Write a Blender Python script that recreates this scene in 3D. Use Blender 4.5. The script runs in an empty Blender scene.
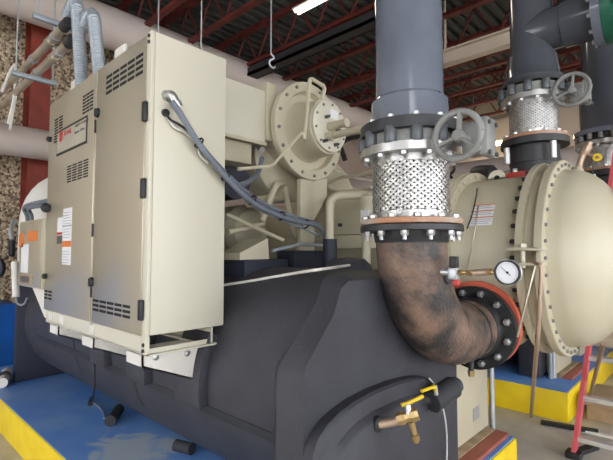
import bpy, bmesh, math, random
from mathutils import Vector, Matrix
random.seed(7)
PI = math.pi
sc = bpy.context.scene
COL = sc.collection

# ------------------------------------------------------------------ camera
H, FPX = 1.5, 435.0
yaw, pit = math.radians(43.3), math.radians(3.0)
F0 = Vector((-math.sin(yaw), math.cos(yaw), 0)); RT = Vector((math.cos(yaw), math.sin(yaw), 0)); U0 = Vector((0, 0, 1))
FW = F0*math.cos(pit) + U0*math.sin(pit); UP = U0*math.cos(pit) - F0*math.sin(pit)
CAM = Vector((0, 0, H))
cd = bpy.data.cameras.new('camera'); cam = bpy.data.objects.new('camera', cd); COL.objects.link(cam)
cam.matrix_world = Matrix(((RT.x, UP.x, -FW.x, 0), (RT.y, UP.y, -FW.y, 0), (RT.z, UP.z, -FW.z, H), (0, 0, 0, 1)))
cd.sensor_width = 36; cd.lens = 36*FPX/613; cd.clip_start = .05; cd.clip_end = 200
sc.camera = cam

def at(x, y, X=None, Y=None, Z=None):
    """point of the room seen at photo position (x, y) on the plane X=, Y= or Z="""
    d = FW + RT*((x-306.5)/FPX) - UP*((y-230)/FPX)
    i, v = (0, X) if X is not None else ((1, Y) if Y is not None else (2, Z))
    return CAM + d*((v-CAM[i])/d[i])

# ------------------------------------------------------------------ materials
def mat(name, col, rough=.5, metal=0, col2=None, scale=6, bump=0, bscale=60, detail=4, lo=.4, hi=.65, spec=None):
    m = bpy.data.materials.new(name); m.use_nodes = True
    nt = m.node_tree; n = nt.nodes; l = nt.links; b = n['Principled BSDF']
    b.inputs['Roughness'].default_value = rough; b.inputs['Metallic'].default_value = metal
    if spec is not None: b.inputs['Specular IOR Level'].default_value = spec
    tc = n.new('ShaderNodeNewGeometry')
    no = n.new('ShaderNodeTexNoise'); no.inputs['Scale'].default_value = scale; no.inputs['Detail'].default_value = detail
    l.new(tc.outputs['Position'], no.inputs['Vector'])
    rp = n.new('ShaderNodeValToRGB'); c2 = col2 or tuple(c*.86 for c in col)
    rp.color_ramp.elements[0].position = lo; rp.color_ramp.elements[1].position = hi
    rp.color_ramp.elements[0].color = (*c2, 1); rp.color_ramp.elements[1].color = (*col, 1)
    l.new(no.outputs['Fac'], rp.inputs['Fac']); l.new(rp.outputs['Color'], b.inputs['Base Color'])
    if bump:
        nb = n.new('ShaderNodeTexNoise'); nb.inputs['Scale'].default_value = bscale; nb.inputs['Detail'].default_value = 6
        l.new(tc.outputs['Position'], nb.inputs['Vector'])
        bp = n.new('ShaderNodeBump'); bp.inputs['Strength'].default_value = bump; bp.inputs['Distance'].default_value = .02
        l.new(nb.outputs['Fac'], bp.inputs['Height']); l.new(bp.outputs['Normal'], b.inputs['Normal'])
    return m
def emit(name, col, s):
    m = bpy.data.materials.new(name); m.use_nodes = True; b = m.node_tree.nodes['Principled BSDF']
    b.inputs['Base Color'].default_value = (*col, 1); b.inputs['Emission Color'].default_value = (*col, 1); b.inputs['Emission Strength'].default_value = s
    return m
M = {}
M['beige'] = mat('beige_paint', (.56, .51, .375), .38, col2=(.53, .48, .35), scale=3)
M['cream'] = mat('cream_paint', (.68, .64, .52), .42, col2=(.66, .62, .50), scale=2)
M['door'] = mat('cream_paint_shaded', (.50, .45, .345), .3, col2=(.48, .43, .33), scale=2, metal=.45)  # same paint as the cabinet, shade and reflection put into colour and metal
M['foam'] = mat('black_insulation', (.050, .050, .063), .6, col2=(.035, .035, .045), scale=5, bump=.12, bscale=45, lo=.35, hi=.7)
M['foam2'] = mat('black_insulation_tape', (.030, .031, .036), .7, bump=.1)
M['navy'] = mat('navy_insulation', (.022, .026, .045), .6, bump=.1)
M['pvc'] = mat('grey_plastic_pipe', (.155, .172, .212), .13, col2=(.125, .14, .175), scale=4)
M['pvcd'] = mat('dark_grey_plastic_pipe', (.075, .080, .094), .15, col2=(.07, .075, .09), scale=4)
M['black'] = mat('black_iron', (.028, .028, .032), .45, col2=(.02, .02, .022), bump=.05)
M['bolt'] = mat('zinc_bolt', (.62, .62, .62), .35, metal=.8)
M['nut'] = mat('grey_nut', (.13, .14, .15), .5, metal=.4)
M['steel'] = mat('bright_steel', (.52, .51, .49), .34, metal=.8, bump=.05, col2=(.40, .39, .38), scale=14)
M['galv'] = mat('galvanised_steel', (.56, .58, .60), .42, metal=.7)
M['iron'] = mat('grey_cast_iron', (.27, .27, .26), .5, col2=(.2, .2, .19), scale=10, bump=.1)
M['rust'] = mat('rusty_steel', (.23, .145, .105), .48, col2=(.042, .037, .036), scale=8, detail=15, bump=.3, bscale=60, lo=.41, hi=.68)
M['rustring'] = mat('rusted_flange_face', (.42, .2, .11), .6, col2=(.45, .36, .30), scale=5, lo=.35, hi=.6)
M['red'] = mat('red_flange_paint', (.52, .05, .035), .45, col2=(.45, .045, .035))
M['orange'] = mat('orange_red_gasket', (.66, .13, .07), .5)
M['blue'] = mat('blue_floor_paint', (.085, .22, .56), .45, col2=(.17, .30, .56), scale=2.6, detail=7, lo=.3, hi=.6)
M['wallblue'] = mat('blue_wall_paint', (.012, .15, .62), .5)
M['yellow'] = mat('yellow_paint', (.95, .70, .012), .5, col2=(.88, .62, .01), scale=5)
M['wood'] = mat('red_stained_wood', (.42, .12, .08), .6, col2=(.34, .1, .07), scale=12)
M['tanwood'] = mat('bare_wood', (.42, .31, .2), .7, col2=(.3, .22, .14), scale=14)
M['floor'] = mat('concrete_floor', (.68, .65, .60), .55, col2=(.50, .47, .43), scale=2.5, detail=9, bump=.06)
M['brass'] = mat('brass', (.60, .42, .20), .35, metal=.8)
M['copper'] = mat('copper_tube', (.50, .36, .27), .4, metal=.5)
M['white'] = mat('white_jacket', (.80, .77, .71), .5, col2=(.76, .72, .66), scale=2)
M['pinkpipe'] = mat('pale_pipe_jacket', (.60, .52, .47), .55, col2=(.54, .46, .42), scale=1.5)
M['label'] = mat('white_label', (.80, .80, .82), .4, col2=(.78, .78, .80))
M['grey_label'] = mat('grey_label_print', (.42, .42, .46), .4)
M['dlabel'] = mat('dark_label_print', (.09, .09, .1), .4)
M['olabel'] = mat('orange_label', (.72, .2, .04), .45)
M['redprint'] = mat('red_print', (.62, .03, .03), .45)
M['plate'] = mat('nameplate_face', (.50, .46, .37), .32, metal=.2)
M['slot'] = mat('dark_slot', (.012, .012, .012), .8)
M['rubber'] = mat('black_rubber', (.018, .018, .02), .5)
M['cable'] = mat('grey_cable', (.17, .19, .23), .45)
M['flex'] = mat('grey_flexible_conduit', (.36, .40, .44), .4, metal=.3)
M['conduit'] = mat('steel_conduit', (.62, .55, .44), .3, metal=.75, col2=(.5, .44, .35), scale=7)
M['deck'] = mat('dark_roof_deck', (.080, .084, .078), .7, col2=(.05, .055, .05), scale=1)
M['joist'] = mat('red_joist_paint', (.15, .022, .017), .6, col2=(.10, .018, .014))
M['dark'] = mat('dark_steel', (.03, .03, .032), .5)
M['beam'] = mat('pale_beam', (.60, .50, .40), .55, col2=(.54, .45, .36), scale=2)
M['column'] = mat('red_column_paint', (.25, .035, .018), .55, col2=(.19, .028, .015))
M['warm'] = mat('warm_pale_wall', (.50, .42, .32), .7, col2=(.42, .35, .27), scale=1.5)
M['pinkrail'] = mat('pink_red_fibreglass', (.68, .11, .13), .5, col2=(.6, .1, .12))
M['alu'] = mat('aluminium', (.75, .75, .76), .4, metal=.4)
M['card'] = mat('cardboard', (.58, .42, .28), .8)
M['green'] = mat('green_valve_paint', (.008, .11, .06), .35)
M['ylever'] = mat('yellow_vinyl', (.85, .58, .02), .4)
M['cord'] = mat('white_cord', (.62, .62, .60), .5)
M['dialwhite'] = mat('white_dial', (.83, .84, .88), .35)
M['lamp'] = emit('lamp_tube', (1, .93, .8), 4.0)
M['glow'] = emit('warm_lamp_tube', (1, .82, .5), 7.0)
M['panel'] = mat('pale_wall_panel', (.40, .32, .27), .7, col2=(.34, .27, .23), scale=1.2)
M['concrete_white'] = mat('pale_stone_chips', (.6, .58, .55), .8)
def stain():
    m = M['blue']; nt = m.node_tree; n = nt.nodes; l = nt.links; b = n['Principled BSDF']
    src = b.inputs['Base Color'].links[0].from_socket
    g = n.new('ShaderNodeNewGeometry'); no = n.new('ShaderNodeTexNoise'); no.inputs['Scale'].default_value = 3.2; no.inputs['Detail'].default_value = 3; no.inputs['Distortion'].default_value = 1.5
    l.new(g.outputs['Position'], no.inputs['Vector'])
    d = n.new('ShaderNodeVectorMath'); d.operation = 'DISTANCE'; l.new(g.outputs['Position'], d.inputs[0]); d.inputs[1].default_value = (-2.72, 1.28, .27)
    su = n.new('ShaderNodeMath'); su.operation = 'MULTIPLY_ADD'; l.new(no.outputs['Fac'], su.inputs[0]); su.inputs[1].default_value = 1.0; l.new(d.outputs['Value'], su.inputs[2])
    rp = n.new('ShaderNodeValToRGB'); rp.color_ramp.elements[0].position = .62; rp.color_ramp.elements[0].color = (1, 1, 1, 1); rp.color_ramp.elements[1].position = .80; rp.color_ramp.elements[1].color = (0, 0, 0, 1)
    l.new(su.outputs[0], rp.inputs['Fac'])
    mx = n.new('ShaderNodeMix'); mx.data_type = 'RGBA'; l.new(rp.outputs['Color'], mx.inputs[0]); l.new(src, mx.inputs[6]); mx.inputs[7].default_value = (.34, .40, .47, 1)
    l.new(mx.outputs[2], b.inputs['Base Color'])
stain()
# rough exposed-aggregate wall
def agg():
    m = bpy.data.materials.new('exposed_aggregate_wall'); m.use_nodes = True; nt = m.node_tree; n = nt.nodes; l = nt.links; b = n['Principled BSDF']
    b.inputs['Roughness'].default_value = .85
    g = n.new('ShaderNodeNewGeometry'); v = n.new('ShaderNodeTexVoronoi'); v.inputs['Scale'].default_value = 34
    l.new(g.outputs['Position'], v.inputs['Vector'])
    rp = n.new('ShaderNodeValToRGB'); e = rp.color_ramp.elements
    e[0].position = .1; e[0].color = (.17, .11, .07, 1); e[1].position = .9; e[1].color = (.74, .60, .42, 1)
    sp = n.new('ShaderNodeSeparateColor'); l.new(v.outputs['Color'], sp.inputs[0]); l.new(sp.outputs[0], rp.inputs['Fac'])
    l.new(rp.outputs['Color'], b.inputs['Base Color'])
    bp = n.new('ShaderNodeBump'); bp.inputs['Strength'].default_value = .7; bp.inputs['Distance'].default_value = .03; bp.invert = True
    l.new(v.outputs['Distance'], bp.inputs['Height']); l.new(bp.outputs['Normal'], b.inputs['Normal'])
    return m
M['agg'] = agg()

# ------------------------------------------------------------------ mesh building
def frame(ax):
    w = Vector(ax).normalized(); h = Vector((0, 0, 1)) if abs(w.z) < .9 else Vector((1, 0, 0))
    u = h.cross(w).normalized(); return u, w.cross(u), w
def fillet(pts, r, n=6):
    P = [Vector(p) for p in pts]; out = [P[0]]
    for i in range(1, len(P)-1):
        a, b, c = P[i-1], P[i], P[i+1]; d1 = (a-b); d2 = (c-b); k = min(r, d1.length*.49, d2.length*.49)
        p, q = b+d1.normalized()*k, b+d2.normalized()*k
        for j in range(n+1):
            t = j/n; out.append(p*(1-t)**2 + b*(2*t*(1-t)) + q*t*t)
    out.append(P[-1]); return out
def smooth_path(pts, n=6):
    P = [Vector(p) for p in pts]; P = [P[0]*2-P[1]] + P + [P[-1]*2-P[-2]]; out = []
    for i in range(1, len(P)-2):
        a, b, c, d = P[i-1:i+3]
        for j in range(n):
            t = j/n
            out.append(.5*((2*b)+(c-a)*t+(2*a-5*b+4*c-d)*t*t+(3*b-3*c+d-a)*t**3))
    out.append(P[-2]); return out
WORLD = {}
class MB:
    def __init__(s): s.bm = bmesh.new()
    def box(s, p0, p1, bev=0):
        a = [min(p0[i], p1[i]) for i in range(3)]; b = [max(p0[i], p1[i]) for i in range(3)]
        r = bmesh.ops.create_cube(s.bm, size=1); vs = r['verts']
        for v in vs: v.co = Vector([a[i]+(v.co[i]+.5)*(b[i]-a[i]) for i in range(3)])
        if bev:
            es = list({e for v in vs for e in v.link_edges}); bmesh.ops.bevel(s.bm, geom=es, offset=bev, segments=2, affect='EDGES', profile=.5)
        return s
    def bar(s, p, q, w, h=None):
        p, q = Vector(p), Vector(q); u, v, ww = frame(q-p); h = h or w
        R_ = []
        for o in (p, q):
            R_.append([s.bm.verts.new(o+u*(a*w/2)+v*(b*h/2)) for a, b in ((-1, -1), (1, -1), (1, 1), (-1, 1))])
        for i in range(4): s.bm.faces.new((R_[0][i], R_[0][(i+1) % 4], R_[1][(i+1) % 4], R_[1][i]))
        s.bm.faces.new(R_[0][::-1]); s.bm.faces.new(R_[1]); return s
    def lathe(s, o, ax, prof, seg=40, close0=True, close1=True, a0=0, a1=2*PI):
        o = Vector(o); u, v, w = frame(ax); full = abs(a1-a0-2*PI) < 1e-6; rings = []; ns = seg if full else seg+1
        for t, r in prof:
            if r < 1e-6: rings.append([s.bm.verts.new(o+w*t)]); continue
            rings.append([s.bm.verts.new(o+w*t+(u*math.cos(a)+v*math.sin(a))*r) for a in [a0+(a1-a0)*k/seg for k in range(ns)]])
        for A, B in zip(rings, rings[1:]):
            for k in range(seg):
                k2 = (k+1) % ns
                if len(A) == 1 and len(B) == 1: continue
                if len(A) == 1: s.bm.faces.new((A[0], B[k2], B[k]))
                elif len(B) == 1: s.bm.faces.new((A[k], A[k2], B[0]))
                else: s.bm.faces.new((A[k], A[k2], B[k2], B[k]))
        if full:
            if close0 and len(rings[0]) > 2: s.bm.faces.new(rings[0][::-1])
            if close1 and len(rings[-1]) > 2: s.bm.faces.new(rings[-1])
        return s
    def cyl(s, p, q, r, r2=None, seg=24):
        p, q = Vector(p), Vector(q); return s.lathe(p, q-p, [(0, r), ((q-p).length, r if r2 is None else r2)], seg)
    def ring(s, o, ax, t0, t1, ri, ro, seg=40):
        return s.lathe(o, ax, [(t0, ri), (t0, ro), (t1, ro), (t1, ri), (t0, ri)], seg, False, False)
    def tube(s, pts, r, seg=10, caps=True):
        P = [Vector(p) for p in pts]; rings = []; prev = None
        for i, p in enumerate(P):
            d = (P[min(i+1, len(P)-1)]-P[max(i-1, 0)])
            if d.length < 1e-9: d = Vector((0, 0, 1))
            d.normalize()
            if prev is None: u, v, w = frame(d)
            else:
                u = (prev-d*prev.dot(d)).normalized(); v = d.cross(u)
            prev = u; rr = r(i/(len(P)-1)) if callable(r) else r
            rings.append([s.bm.verts.new(p+(u*math.cos(2*PI*k/seg)+v*math.sin(2*PI*k/seg))*rr) for k in range(seg)])
        for A, B in zip(rings, rings[1:]):
            for k in range(seg): s.bm.faces.new((A[k], A[(k+1) % seg], B[(k+1) % seg], B[k]))
        if caps: s.bm.faces.new(rings[0][::-1]); s.bm.faces.new(rings[-1])
        return s
    def prism(s, poly, off, bev=0):
        off = Vector(off); A = [s.bm.verts.new(Vector(p)) for p in poly]; B = [s.bm.verts.new(Vector(p)+off) for p in poly]; n = len(A)
        fs = [s.bm.faces.new((A[i], A[(i+1) % n], B[(i+1) % n], B[i])) for i in range(n)]
        fs += [s.bm.faces.new(A[::-1]), s.bm.faces.new(B)]
        bmesh.ops.recalc_face_normals(s.bm, faces=fs)
        if bev:
            es = list({e for f in fs for e in f.edges}); bmesh.ops.bevel(s.bm, geom=es, offset=bev, segments=2, affect='EDGES', profile=.5)
        return s
    def sheet(s, rows):
        V = [[s.bm.verts.new(Vector(p)) for p in r] for r in rows]
        for A, B in zip(V, V[1:]):
            for k in range(len(A)-1): s.bm.faces.new((A[k], A[k+1], B[k+1], B[k]))
        return s
    def build(s, name, m, parent=None, smooth=True, recalc=True):
        if recalc: bmesh.ops.recalc_face_normals(s.bm, faces=s.bm.faces[:])
        lo = Vector([min(v.co[i] for v in s.bm.verts) for i in range(3)]); hi = Vector([max(v.co[i] for v in s.bm.verts) for i in range(3)])
        c = (lo+hi)/2
        for v in s.bm.verts: v.co -= c
        me = bpy.data.meshes.new(name); 
        if smooth:
            for f in s.bm.faces: f.smooth = True
            for e in s.bm.edges:
                if len(e.link_faces) == 2 and e.calc_face_angle(0) > .62: e.smooth = False
        s.bm.to_mesh(me); s.bm.free()
        me.materials.append(M[m] if isinstance(m, str) else m)
        o = bpy.data.objects.new(name, me); COL.objects.link(o)
        place(o, c, parent); return o
def place(o, w, parent):
    w = Vector(w); WORLD[o.name] = w
    if parent: o.parent = parent; o.location = w-WORLD[parent.name]
    else: o.location = w
def tag(o, label, cat, group=None, kind=None):
    if label: o['label'] = label
    if cat: o['category'] = cat
    if group: o['group'] = group
    if kind: o['kind'] = kind
    return o
def thing(name, label, cat, loc, group=None):
    o = bpy.data.objects.new(name, None); COL.objects.link(o); o.empty_display_size = .1
    place(o, loc, None); return tag(o, label, cat, group)
def struct(o): o['kind'] = 'structure'; return o
def lab(o, t): o['label'] = t; return o
def clone(src, name, w, parent):
    c = src.copy(); c.name = name; COL.objects.link(c); place(c, w, parent); return c
def bolt_ring(parent, n, o, ax, R, make, a0=0, name='bolt', arc=None):
    """n copies of one bolt mesh on a circle; make(point, axis) -> MB, material"""
    u, v, w = frame(ax); o = Vector(o); first = None
    for k in range(n):
        a = a0+2*PI*k/n
        if arc and not arc(a): continue
        p = o+(u*math.cos(a)+v*math.sin(a))*R
        if first is None:
            mb, m = make(p, w); first = mb.build(name, m, parent); off = WORLD[first.name]-p
        else: clone(first, name, p+off, parent)
def hexbolt(r, h, m='bolt', stud=0):
    def f(p, w):
        b = MB().lathe(p, w, [(0, r), (h*.8, r), (h, r*.8)], 6)
        if stud: b.lathe(p, w, [(h*.9, r*.5), (h+stud, r*.5)], 8)
        return b, m
    return f
def text(s, size, o, u, v, m, parent, name, depth=.001):
    cu = bpy.data.curves.new('lettering', 'FONT'); cu.body = s; cu.size = size; cu.extrude = depth
    tmp = bpy.data.objects.new('lettering', cu); COL.objects.link(tmp)
    dg = bpy.context.evaluated_depsgraph_get(); dg.update()
    me = bpy.data.meshes.new_from_object(tmp.evaluated_get(dg)); COL.objects.unlink(tmp); bpy.data.objects.remove(tmp); bpy.data.curves.remove(cu)
    u, v = Vector(u), Vector(v); w = u.cross(v); b = MB(); b.bm.from_mesh(me); bpy.data.meshes.remove(me)
    for q in b.bm.verts: q.co = Vector(o)+u*q.co.x+v*q.co.y+w*q.co.z
    return b.build(name, m, parent, smooth=False)

# ================================================================== THE ROOM
XW, YB, ZC = -7.0, 11.4, 5.4
struct(MB().box((XW, -8, -.1), (9, YB, 0)).build('floor', 'floor'))
struct(MB().box((XW-.2, -8, 0), (XW, YB+.2, ZC+.3)).build('wall_left', 'agg'))
struct(MB().box((XW, YB, 0), (9, YB+.2, ZC+.3)).build('wall_back', 'warm'))
struct(MB().box((XW, -5.2, 0), (-5.6, -5, 3.0)).box((-2.2, -5.2, 0), (3.0, -5, 3.0)).box((-5.6, -5.2, 2.6), (-2.2, -5, 3.0)).box((XW, -5.2, 3.75), (3.0, -5, 5.6)).build('wall_front_unseen', 'warm'))  # unseen wall added to block daylight; openings shaped for door glow and pad light
wr = MB().box((7.2, -5.2, 4.5), (7.4, YB, 5.6))
for y0, y1 in ((-5.2, -3.6), (-.4, .9), (4.1, 5.6), (8.8, YB)): wr.box((7.2, y0, 0), (7.4, y1, 4.5))
struct(wr.build('wall_right_unseen', 'warm'))  # unseen wall added so its bright openings make reflection strips on the pipes
# corrugated roof deck, ribs running across the joists
poly = []; x = XW; 
while x < 7.1:
    poly += [(x, -4, ZC), (x+.07, -4, ZC), (x+.09, -4, ZC+.06), (x+.16, -4, ZC+.06)]; x += .18
poly += [(x, -4, ZC+.16), (XW, -4, ZC+.16)]
poly = [(a, -5.2, c) for a, b, c in poly]
struct(MB().prism(poly, (0, YB+5.2, 0)).build('ceiling', 'deck', smooth=False))
# open-web roof joists
def joist(y, label):
    t = thing('roof_joist', label, 'roof joist', (-.5, y, 4.72), 'red roof joists')
    MB().box((XW, y-.05, 5.33), (7.1, y+.05, ZC)).build('top_chord', 'joist', t)
    MB().box((XW, y-.04, 4.735), (7.1, y+.04, 4.785)).build('bottom_chord', 'joist', t)
    w = MB(); xx = XW+.1; up = True
    while xx < 6.7:
        w.bar((xx, y, 4.76 if up else 5.33), (xx+.33, y, 5.33 if up else 4.76), .026); xx += .33; up = not up
    w.build('web', 'joist', t)
for y in (.6, 1.8, 2.85, 3.55, 4.7, 5.55, 6.6, 7.6, 8.5, 9.4, 10.3): joist(y, 'dark red open-web steel joist under the corrugated roof deck')
struct(MB().box((XW, YB-.12, 3.1), (9, YB, 4.9)).build('trim_1', 'beam'))

struct(MB().box((XW, 3.6, 0), (XW+.05, YB, ZC)).build('trim_2', 'panel'))
# columns and left-hand wall things
tag(MB().box((-6.75, 1.58, 0), (-6.73, 1.82, 5.3)).box((-6.47, 1.58, 0), (-6.45, 1.82, 5.3)).box((-6.73, 1.69, 0), (-6.47, 1.71, 5.3)).build('steel_column', 'column'),
    'red painted steel column against the rough stone-chip wall', 'column')
t = tag(MB().box((-6.7, -1.6, 0), (-6.05, 1.43, .90), .01).build('plinth', 'wallblue'), 'bright blue painted plinth at the foot of the rough wall', 'plinth')
tag(MB().tube([(-6.07, -5.0, 4.64), (-6.07, YB, 4.64)], .28, 28).build('insulated_pipe', 'pinkpipe'), 'big pale jacketed pipe high along the left wall under the roof', 'pipe')
tag(MB().tube([(-6.2, -5.0, 2.87), (-6.2, YB, 2.87)], .19, 24).build('insulated_pipe', 'pinkpipe'), 'white jacketed pipe crossing the red column at mid height', 'pipe')
tag(MB().box((-6.0, 1.86, 2.6), (-5.98, 1.93, 3.1)).box((-6.25, 1.86, 3.06), (-5.98, 1.93, 3.1)).build('pipe_hanger', 'white'), 'small pale hanger bracket on the white mid-height pipe', 'bracket')
tag(MB().tube(fillet([(-5.01, 1.47, 1.05), (-5.25, 1.43, 1.05), (-5.25, 1.43, 2.22), (-5.25, 3.6, 2.22)], .45, 10), .20, 28).build('elbow_pipe', 'white'), 'white jacketed elbow pipe rising behind the cabinet over the small control box', 'pipe')

# two steel conduits and their strut clamps, running back to the wall
for z, yy, l in ((3.06, .985, 'upper of two steel conduits slanting away at upper left'), (2.955, 1.015, 'lower of two steel conduits slanting away at upper left')):
    t = thing('steel_conduit', l, 'conduit', (-5, yy, z), 'steel conduits at upper left')
    MB().cyl((-3.2, yy, z), (XW, yy, z), .029).build('tube', 'conduit', t)
    MB().cyl((-3.50, yy, z), (-3.58, yy, z), .035).build('coupling', 'conduit', t)
    MB().cyl((-3.14, yy, z), (-3.24, yy, z), .037).build('end_fitting', 'dark', t)
for xx, l in ((-3.42, 'strut channel clamped over the conduits near the flexible hoses'), (-3.95, 'strut channel under the conduits farther left, above the hanging wires')):
    t = thing('strut_channel', l, 'strut', (xx, 1.05, 3.2), 'strut channels on the conduits')
    zt = 3.14 if xx > -3.7 else 2.885
    MB().box((xx-.02, .84, zt), (xx+.02, 1.16, zt+.036), .005).build('channel', 'flex', t)
    for yy in (.87, 1.13): MB().cyl((xx, yy, zt), (xx, yy, ZC), .006, seg=8).build('threaded_rod', 'galv', t)
    for yy, zz in ((.985, 3.06), (1.015, 2.955)): MB().ring((xx, yy, zz), (1, 0, 0), -.012, .012, .029, .036, 20).build('pipe_clamp', 'flex', t)
wires = [[(2, 92), (10, 72), (15, 66), (15, 86), (13, 104), (8, 124)], [(24, 62), (20, 80), (15, 100), (10, 130)]]
for pp, l in zip(wires, ('looped pale wire hanging below the conduits at the left edge', 'straight pale wire hanging below the conduits beside the looped one')):
    tag(MB().tube(smooth_path([at(*p, X=-4.6) for p in pp]), .012, 6).build('hanging_wire', 'white'), l, 'wire')

# flexible conduits into the cabinet top
for x0, xt, zt, l in ((-2.86, -3.20, 3.16, 'left of two ribbed grey flexible hoses entering the cabinet top'), (-2.65, -3.0, 3.01, 'right of two ribbed grey flexible hoses entering the cabinet top')):
    yy = .985 if zt > 3.1 else 1.015
    pa = fillet([(x0, yy, 2.50), (x0-.15, yy, zt+.03), (xt, yy, zt-.05)], .16, 10); q = []
    for a, b in zip(pa, pa[1:]):
        n = max(1, int((b-a).length/.009))
        q += [a.lerp(b, j/n) for j in range(n)]
    n = len(q)
    tag(MB().tube(q, lambda f, n=n: .037+.003*math.cos(PI*round(f*(n-1))), 20).build('flexible_conduit', 'flex'), l, 'hose', 'flexible hoses into the cabinet')

# hanging rods, hook and lamps
for px, yy, l in ((158, 1.9, 'thin hanger rod behind the top left corner of the cabinet'), (201, 2.2, 'thin hanger rod in front of the dark roof above the cabinet')):
    p = at(px, 40, Y=yy); tag(MB().cyl((p.x, yy, 2.2 if px < 180 else 2.3), (p.x, yy, 5.28), .006, seg=8).build('hanger_rod', 'galv'), l, 'rod')
hp = at(271, 55, X=-2.3)
t = thing('hanging_hook', 'steel wire with a hook hanging from the dark roof over the compressor', 'hook', hp)
MB().cyl((hp.x, hp.y, hp.z), (hp.x, hp.y, 5.42), .005, seg=8).build('wire', 'galv', t)
MB().tube(smooth_path([hp+Vector((0, 0, .01)), hp+Vector((.01, .02, -.02)), hp+Vector((0, -.01, -.045)), hp+Vector((-.006, -.006, -.075)), hp+Vector((0, .02, -.09)), hp+Vector((0, .04, -.075))]), .0065, 8).build('hook', 'galv', t)
def lamp(x0, x1, y, z, label, m='lamp', r=.018):
    t = thing('ceiling_lamp', label, 'lamp', ((x0+x1)/2, y, z), 'tube lamps')
    MB().prism([(x0, y-.07, z+.03), (x0, y-.03, z+.08), (x0, y+.03, z+.08), (x0, y+.07, z+.03)], (x1-x0, 0, 0)).build('housing', 'white', t)
    MB().cyl((x0+.02, y-.03, z+.012), (x1-.02, y-.03, z+.012), r, seg=12).cyl((x0+.02, y+.03, z+.012), (x1-.02, y+.03, z+.012), r, seg=12).build('tube', m, t)
    for xx in (x0+.2, x1-.2): MB().cyl((xx, y, z+.08), (xx, y, 5.3), .005, seg=6).build('hanger', 'galv', t)
lamp(-3.85, -2.6, 3.88, 4.58, 'tube lamp hanging from the roof at the top edge of the photo')
lamp(-4.4, -3.0, 10.4, 4.05, 'warm glowing tube lamp in front of the far back wall', 'glow', .05)
lamp(.3, 1.6, 10.4, 3.75, 'glowing tube lamp far back right of the second braided connector', 'glow', .05)
c0, c1 = at(240, 73, Z=4.62), at(375, 18, Z=4.62)
t = tag(MB().box((XW, 4.66, 4.56), (5, 4.88, 4.60)).box((XW, 4.66, 4.56), (5, 4.69, 4.70)).box((XW, 4.85, 4.56), (5, 4.88, 4.70)).build('cable_tray', 'dark'), 'black steel cable tray running under the red joists', 'cable tray')
tag(MB().box((-3.1, 6.08, 4.34), (7.2, 6.24, 4.365)).box((-3.1, 6.08, 4.535), (7.2, 6.24, 4.56)).box((-3.1, 6.15, 4.365), (7.2, 6.17, 4.535)).cyl((-2.9, 6.16, 4.56), (-2.9, 6.16, ZC), .02).cyl((1, 6.16, 4.56), (1, 6.16, ZC), .02).build('roof_beam', 'beam'),
    'pale steel I-beam under the joists between the two riser pipes', 'beam')
tag(MB().tube([(XW+.06, 9.2, 3.05), (7.19, 9.2, 3.05)], .42, 28).build('insulated_pipe', 'pinkpipe'), 'large pale pipe far back, below the glowing lamps', 'pipe')

# ================================================================== PADS
def pad(x0, x1, y0, y1, label):
    t = thing('equipment_pad', label, 'equipment pad', ((x0+x1)/2, (y0+y1)/2, 0), 'painted equipment pads')
    MB().box((x0, y0, 0), (x1, y1, .262), .012).build('block', 'yellow', t)
    lab(MB().box((x0+.012, y0+.012, .258), (x1-.012, y1-.012, .270), .003).build('top', 'blue', t), 'blue painted top of the pad')
pad(-5.7, -1.02, .945, 3.14, 'yellow-sided blue equipment pad under the black insulated tank')
pad(-5.7, -1.0, 4.42, 6.9, 'yellow-sided blue equipment pad farther back beside the red ladder')
for y0, y1, dy, l in ((2.45, 3.1, 0, 'red stained timber under the beige support plate of the front machine'), (4.86, 5.6, 0, 'red stained timber on the far blue pad under a beige plate')):
    t = thing('timber_block', l, 'timber block', (-1.17, y0, .27))
    MB().box((-1.27, y0, .27), (-1.145, y1, .30), .003).build('board', 'tanwood', t)
    MB().box((-1.145, y0, .27), (-1.06, y1, .295), .003).build('edge_strip', 'wood', t)

# ================================================================== ELECTRICAL CABINET
X0, X1, Y0, Y1, Z0, Z1 = -3.20, -1.80, .90, 1.31, 1.14, 2.495
t = cab = thing('electrical_cabinet', 'tall cream electrical cabinet with two vented doors in a shaded tone, hung on the black tank', 'cabinet', (-2.46, 1.1, 1.06))
MB().box((X0, Y0+.022, Z0), (X1, Y1, Z1), .006).build('body', 'cream', t)
XM = -2.41
def slots(parent, x0, x1, z0, z1, nc, nr, gx=.2, gz=.45, name='vent'):
    b = MB(); cw = (x1-x0)/nc; ch = (z1-z0)/nr
    for i in range(nc):
        for j in range(nr):
            b.box((x0+cw*(i+gx/2), Y0-.0012, z0+ch*(j+gz/2)), (x0+cw*(i+1-gx/2), Y0+.002, z0+ch*(j+1-gz/2)))
    return lab(b.build(name, 'slot', parent, smooth=False), 'dark vent slots')
dl = MB().box((X0+.01, Y0, Z0-.005), (XM-.012, Y0+.021, Z1-.012), .004).build('door', 'door', t)
dr = MB().box((XM+.012, Y0, Z0-.005), (X1-.045, Y0+.021, Z1-.012), .004).build('door', 'door', t)
MB().box((X1-.044, Y0+.004, Z0-.08), (X1-.001, Y0+.021, Z1), .003).build('corner_post', 'cream', t)
MB().box((XM-.011, Y0+.006, Z0-.005), (XM+.011, Y0+.021, Z1-.005), .003).build('mullion', 'cream', t)
def dx(px): return at(px, 200, Y=Y0).x
def dz(px, py): return at(px, py, Y=Y0).z
slots(dr, dx(103), dx(141), 2.31, 2.42, 5, 4, .14)
slots(dr, dx(95), dx(133), 1.195, 1.265, 5, 3, .14)
slots(dl, dx(80), dx(91), 2.28, 2.395, 3, 6, .14)
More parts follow.
